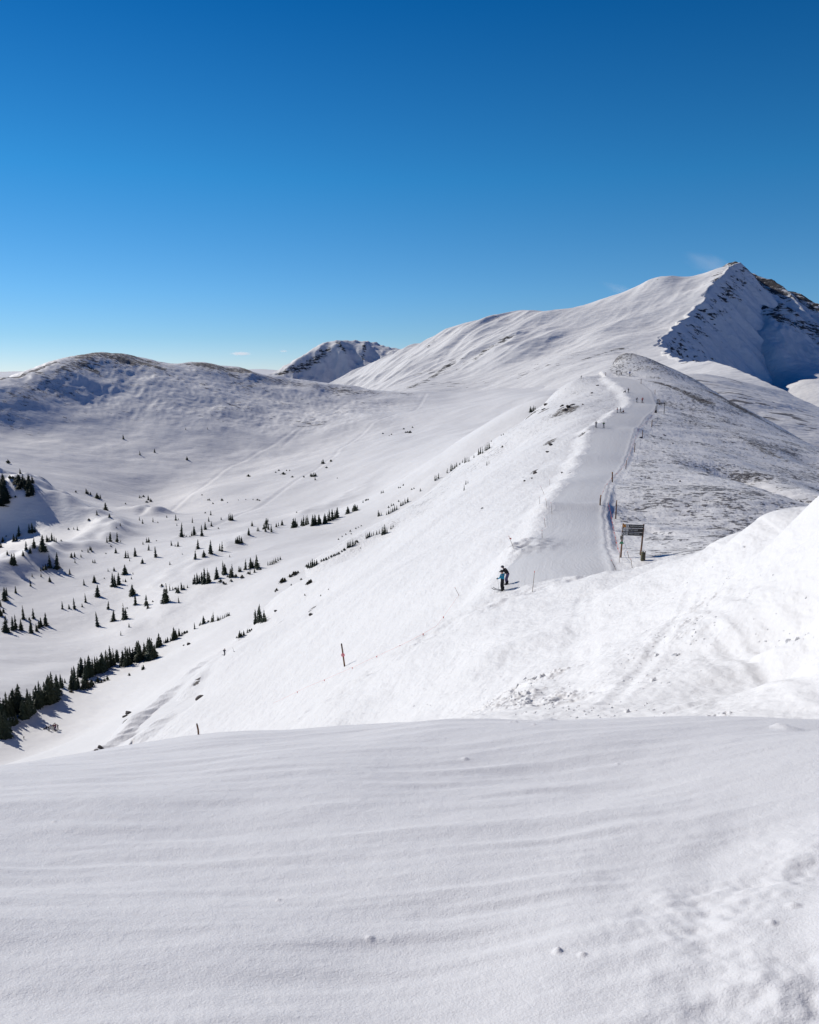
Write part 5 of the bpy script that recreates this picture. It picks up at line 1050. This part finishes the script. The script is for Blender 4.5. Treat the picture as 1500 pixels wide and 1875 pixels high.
def person(u, v, hpx, pose, rz, jacket, trousers, hat, label, group, detail=False, skis=True, only=None, pack=None, poles=False):
    x, y, z, s_ = place(u, v, only); full = 1.76 if pose != 'sit' else .98
    t = thing('person', (x, y, z), rz); Hm = hpx*s_/F; sc = Hm/{'stand': 1.78, 'bend': 1.60, 'ski': 1.52, 'sit': .98}[pose]; t.scale = (sc*1.08, sc*1.08, sc)
    parts, hd, an, arm = person_meshes(pose, detail)
    mats = dict(body=M_skin, trousers=CL[trousers], jacket=CL[jacket])
    for nm in ('body', 'trousers', 'jacket'):
        key = (pose, nm, detail)
        if key not in _pcache: _pcache[key] = skin_mesh(*parts[nm], nm, mats[nm], 2 if detail else 1)
        me = _pcache[key].copy(); me.materials.clear(); me.materials.append(mats[nm])
        o = bpy.data.objects.new(nm, me); COL.objects.link(o); o.parent = t
    # helmet, goggles, face relief
    import bmesh
    bm = bmesh.new(); bmesh.ops.create_uvsphere(bm, u_segments=14, v_segments=10, radius=.125)
    for w in bm.verts:
        w.co.x *= 1.12; w.co.z *= 1.05
        if w.co.z < -.01: w.co.z = -.01+(w.co.z+.01)*.45
        if w.co.x > .06 and w.co.z < .03: w.co.x = .06
    me = bpy.data.meshes.new('helmet'); bm.to_mesh(me); bm.free(); me.materials.append(CL[hat] if hat in CL else M_white); me.polygons.foreach_set('use_smooth', [True]*len(me.polygons))
    o = bpy.data.objects.new('helmet', me); COL.objects.link(o); o.parent = t; o.location = (hd[0], 0, hd[1]+.045)
    if detail:
        MB().box((hd[0]+.098, 0, hd[1]+.03), (.05, .17, .075), bev=.02).build('goggles', M_black, t)
        MB().tube([(hd[0]+.09, 0, hd[1]), (hd[0]+.125, 0, hd[1]-.03)], [.012, .018], 6).build('nose', M_skin, t, True)
        MB().box((hd[0]+.093, 0, hd[1]-.06), (.02, .05, .012), bev=.004).build('mouth', M_red, t)
        for sg in (1, -1): MB().tube([(arm[2][0]-.02, arm[2][1]*sg, arm[2][2]), (arm[2][0]+.08, arm[2][1]*sg, arm[2][2]-.015), (arm[2][0]+.15, arm[2][1]*sg, arm[2][2]-.05)], [.05, .052, .03], 8).build('glove', CL['black'], t, True)
    if pack: MB().box((-.20, 0, 1.22), (.20, .34, .48), Matrix.Rotation(.15, 3, 'Y'), bev=.06).build('backpack', CL[pack], t)
    for sg in (1, -1):
        ax = an[0]; MB().tube([(ax-.06, .13*sg, .0), (ax, .13*sg, .10), (ax-.01, .13*sg, an[1]+.22)], [.075, .07, .075], 8).build('boot', CL['black'], t, True)
        MB().box((ax+.06, .13*sg, .055), (.28, .10, .10), bev=.03).build('boot_shell', CL['black'], t)
        if skis:
            sk = MB(); n = 8; pv = []
            for i in range(n+1):
                q = i/n; xx = ax-.78+1.7*q; zz = .012+(.10*max(0, (q-.88)/.12)**2)+(.03*max(0, (.06-q)/.06)**2); w_ = .045 if q < .95 else .03
                pv += [(xx, .13*sg-w_, zz), (xx, .13*sg+w_, zz), (xx, .13*sg+w_, zz+.015), (xx, .13*sg-w_, zz+.015)]
            fs = [(4*i+a, 4*i+(a+1) % 4, 4*i+4+(a+1) % 4, 4*i+4+a) for i in range(n) for a in range(4)]+[(0, 3, 2, 1), (4*n, 4*n+1, 4*n+2, 4*n+3)]
            mesh_obj('ski', pv, fs, M_steel, t)
    tag(t, label, 'person', group)
    if poles:
        for sg, wd in ((1, 'left'), (-1, 'right')):
            h3 = Vector(((arm[2][0]+.06)*sc, arm[2][1]*sg*sc, arm[2][2]*sc)); w3 = rotz(rz)@h3; b3 = rotz(rz)@Vector(((arm[2][0]-.12)*sc, (arm[2][1]+.10)*sg*sc, .02))
            po = thing('ski_pole', (x+b3.x, y+b3.y, z+b3.z)); d = w3-b3
            MB().tube([(0, 0, -.03), d*1.08], [.008, .010], 6).build('shaft', M_steel, po, True); MB().tube([d*.93, d*1.09], [.018, .018], 8).build('grip', M_black, po, True)
            MB().tube([d*.06, d*.065], .05, 10).build('basket', M_black, po, True)
            tag(po, poles+', '+wd+' hand', 'ski pole', 'ski poles of the two near skiers')
    return t
G2 = 'skiers on the groomed run'
person(927.5, 1070.5, 34, 'bend', math.pi-.5, 'black', 'lilac', 'grey', 'skier in black jacket and grey-purple trousers leaning toward companion', 'pair of skiers near the run end', True, False, poles='thin ski pole held by the skier in black')
person(920, 1081.5, 38, 'stand', math.pi*.8, 'teal', 'black', 'black', 'skier in teal jacket, black trousers and dark helmet on near run end', 'pair of skiers near the run end', True, True, poles='thin ski pole held by the skier in teal')
person(1091.5, 782.5, 11, 'stand', 1.5, 'navy', 'navy', 'black', 'dark-clad skier at the left lip, left of the green-topped one', G2)
person(1105.5, 783, 10.5, 'stand', 1.2, 'green', 'lilac', 'green', 'skier in dark green jacket standing where the run rolls over', G2)
person(1130.5, 755.5, 9.5, 'stand', 2.9, 'red', 'black', 'black', 'skier in dark red jacket at the left of the resting trio', G2)
person(1136.5, 755, 9, 'stand', 3.0, 'black', 'black', 'black', 'black-clad skier standing in the middle of the resting trio', G2)
person(1142, 755.3, 4.8, 'sit', -2.8, 'maroon', 'black', 'black', 'person sitting on the snow beside the standing pair', G2, skis=False)
person(1166, 736.5, 8.3, 'ski', -1.4, 'grey', 'white', 'black', 'skier in grey jacket and pale trousers beside the red one', G2)
person(1176.3, 737, 8.8, 'ski', -1.5, 'red', 'maroon', 'red', 'skier dressed all in red in the middle of the run', G2)
person(1150.7, 718.5, 7.6, 'stand', -1.2, 'black', 'grey', 'black', 'dark skier standing highest on the curving run', G2)
person(1145, 718.5, 4.5, 'sit', -2.6, 'navy', 'navy', 'black', 'person sitting on the bright lip of the upper run', G2, skis=False)
person(1153.3, 688.5, 8.5, 'stand', -1.5, 'blue', 'navy', 'blue', 'person in bright blue beside the far timber frame', G2, skis=False)
person(1138, 687, 5.5, 'stand', -1.5, 'black', 'black', 'black', 'dark-clad person against the right post of the far frame', G2, skis=False)
person(1064.3, 693, 5.2, 'ski', .2, 'black', 'black', 'black', 'lone dark skier on the narrow ledge far left of the run', G2, only=RG)
person(411.5, 1200, 12.5, 'stand', -.5, 'navy', 'grey', 'black', 'lone dark skier beside the wind-carved spur', 'skiers on the left slope', pack='black')
x, y, z, s_ = place(429, 1193.5); o = thing('ski_pole', (x, y, z)); MB().tube([(0, 0, -.1), (-.3, 0, .85)], [.03, .02], 6).build('shaft', M_steel, o); MB().tube([(-.02, 0, .02), (-.02, 0, .08)], .11, 8).build('basket', M_black, o); tag(o, 'dark stake leaning in snow right of the lone skier', 'pole')
for i, (u, v, h, ps, jk, tr, lb) in enumerate([(85.5, 1334.5, 5.5, 'sit', 'black', 'black', 'person sitting at the left end of the valley group'), (90, 1338.5, 9.5, 'stand', 'black', 'grey', 'dark-clad person nearest the sitting one in the valley group'),
        (93.3, 1333.5, 7.5, 'stand', 'blue', 'navy', 'person in blue jacket standing in the valley group'), (96, 1334, 7, 'bend', 'purple', 'navy', 'person in purple bending in the middle of the valley group'), (98.6, 1335.5, 9.5, 'stand', 'maroon', 'black', 'person in maroon jacket in the middle of the valley group'),
        (102, 1338.7, 14, 'stand', 'maroon', 'purple', 'tallest-looking nearest person in the valley group'), (106, 1336, 9, 'stand', 'navy', 'maroon', 'person at the right end of the valley group'), (43.8, 1353.5, 5.5, 'stand', 'grey', 'black', 'solitary small person left of and below the valley group')]):
    person(u, v, h, ps, random.uniform(0, 6.28), jk, tr, 'black', lb, 'people gathered on the valley floor', only=V, skis=(i in (1, 5)))

# ------------------------------------------------------------------ loose snow blocks and stones on the near slope
def chunks(name, label, regs, seed, mat, size, kind='stuff'):
    rn = random.Random(seed); vs, fs = [], []
    for (u0, v0, du, dv, n) in regs:
        for _ in range(n):
            u = rn.gauss(u0, du); v = rn.gauss(v0, dv); h_ = hit(u, v, ('ridge_slope',))
            if not h_ or h_[4] < 13.5: continue
            _, x, y, z, r = h_; S = rn.uniform(size[0], size[1])*(1+2*(rn.random() < .08)); b = len(vs)
            R_ = Matrix.Rotation(rn.uniform(0, 6.28), 3, 'Z')@Matrix.Rotation(rn.uniform(-.6, .6), 3, 'X')
            for q in [(-1, -.8, -.6), (1, -.9, -.5), (.9, .9, -.6), (-.8, 1, -.6), (-.6, -.5, .6), (.7, -.6, .5), (.5, .6, .7), (-.7, .6, .45)]:
                w = R_@(Vector(q)*S)*rn.uniform(.8, 1.2); vs.append((x+w.x, y+w.y, z+w.z+S*.2))
            for f in [(3, 2, 1, 0), (4, 5, 6, 7), (0, 1, 5, 4), (1, 2, 6, 5), (2, 3, 7, 6), (3, 0, 4, 7)]: fs.append(tuple(b+i for i in f))
    o = mesh_obj(name, vs, fs, mat); o['kind'] = kind; o['label'] = label; return o
chunks('snow_crumbs', 'loose snow crumbs scattered over the near slope', [(965, 1248, 45, 12, 30), (940, 1288, 45, 12, 30), (1010, 1295, 45, 10, 25), (1215, 1185, 45, 16, 25), (1190, 1240, 40, 16, 25), (1130, 1300, 60, 10, 30), (1265, 1150, 16, 18, 15), (1450, 1170, 40, 12, 20), (1400, 1300, 60, 14, 20), (830, 1290, 70, 20, 35), (1300, 1060, 60, 40, 20), (1150, 1130, 60, 40, 20), (1330, 1090, 60, 30, 25)], 5, M_snowlump, (.010, .028))

# ------------------------------------------------------------------ two small clouds low over the col, and snow blown off the peak
def cloud(u, v, w, h, label):
    D = 30000.0; x, y, z = at(u, v, D); k_ = D/F; m, nt = nodes('cloud_vapour'); L = nt.links
    tc_ = N(nt, 'ShaderNodeTexCoord'); ln = N(nt, 'ShaderNodeVectorMath', operation='LENGTH'); L.new(tc_.outputs['Object'], ln.inputs[0])
    ns = noise_at(nt, tc_.outputs['Object'], 1.8, 4, .65, (2.2, 1, 1.4)); q = math_n(nt, 'ADD', ln.outputs['Value'], math_n(nt, 'MULTIPLY', math_n(nt, 'SUBTRACT', ns, .5), 1.5))
    de = math_n(nt, 'MULTIPLY', map_n(nt, q, .95, .25), .0045)
    pv = N(nt, 'ShaderNodeVolumePrincipled'); pv.inputs['Color'].default_value = (1, 1, 1, 1); pv.inputs['Anisotropy'].default_value = .2; L.new(de, pv.inputs['Density'])
    L.new(pv.outputs[0], N(nt, 'ShaderNodeOutputMaterial').inputs['Volume'])
    import bmesh
    bm = bmesh.new(); bmesh.ops.create_icosphere(bm, subdivisions=3, radius=1.0); me = bpy.data.meshes.new('cloud'); bm.to_mesh(me); bm.free(); me.materials.append(m)
    o = bpy.data.objects.new('cloud', me); COL.objects.link(o); o.location = (x, y, z); o.scale = (w*k_/2, w*k_/3, h*k_/2); o['kind'] = 'structure'; return o
cloud(441, 647.5, 46, 8, 'a'); cloud(519, 643, 18, 5, 'b')
def plume(u, v, r, w, h, dens):
    x, y, z = at(u, v, r); m, nt = nodes('blown_snow'); L = nt.links
    tc_ = N(nt, 'ShaderNodeTexCoord'); ln = N(nt, 'ShaderNodeVectorMath', operation='LENGTH'); L.new(tc_.outputs['Object'], ln.inputs[0])
    ns = noise_at(nt, tc_.outputs['Object'], 1.6, 4, .6); q = math_n(nt, 'ADD', ln.outputs['Value'], math_n(nt, 'MULTIPLY', math_n(nt, 'SUBTRACT', ns, .5), 1.3))
    de = math_n(nt, 'MULTIPLY', map_n(nt, q, 1.0, .1), dens)
    pv = N(nt, 'ShaderNodeVolumePrincipled'); pv.inputs['Color'].default_value = (1, 1, 1, 1); pv.inputs['Anisotropy'].default_value = .3; L.new(de, pv.inputs['Density'])
    L.new(pv.outputs[0], N(nt, 'ShaderNodeOutputMaterial').inputs['Volume'])
    import bmesh
    bm = bmesh.new(); bmesh.ops.create_icosphere(bm, subdivisions=3, radius=1.0); me = bpy.data.meshes.new('blown_snow'); bm.to_mesh(me); bm.free(); me.materials.append(m)
    o = bpy.data.objects.new('blown_snow', me); COL.objects.link(o); k_ = r/F; o.location = (x, y, z); o.scale = (w*k_/2, w*k_/2, h*k_/2); o.rotation_euler = (0, .35, 0); o['kind'] = 'stuff'; o['label'] = 'thin veil of snow blown off the ridge crest'
plume(1305, 486, 1640, 120, 24, .0035); plume(1140, 533, 1560, 90, 16, .003)
print('objects', round(time.time()-T_START, 1), 's')
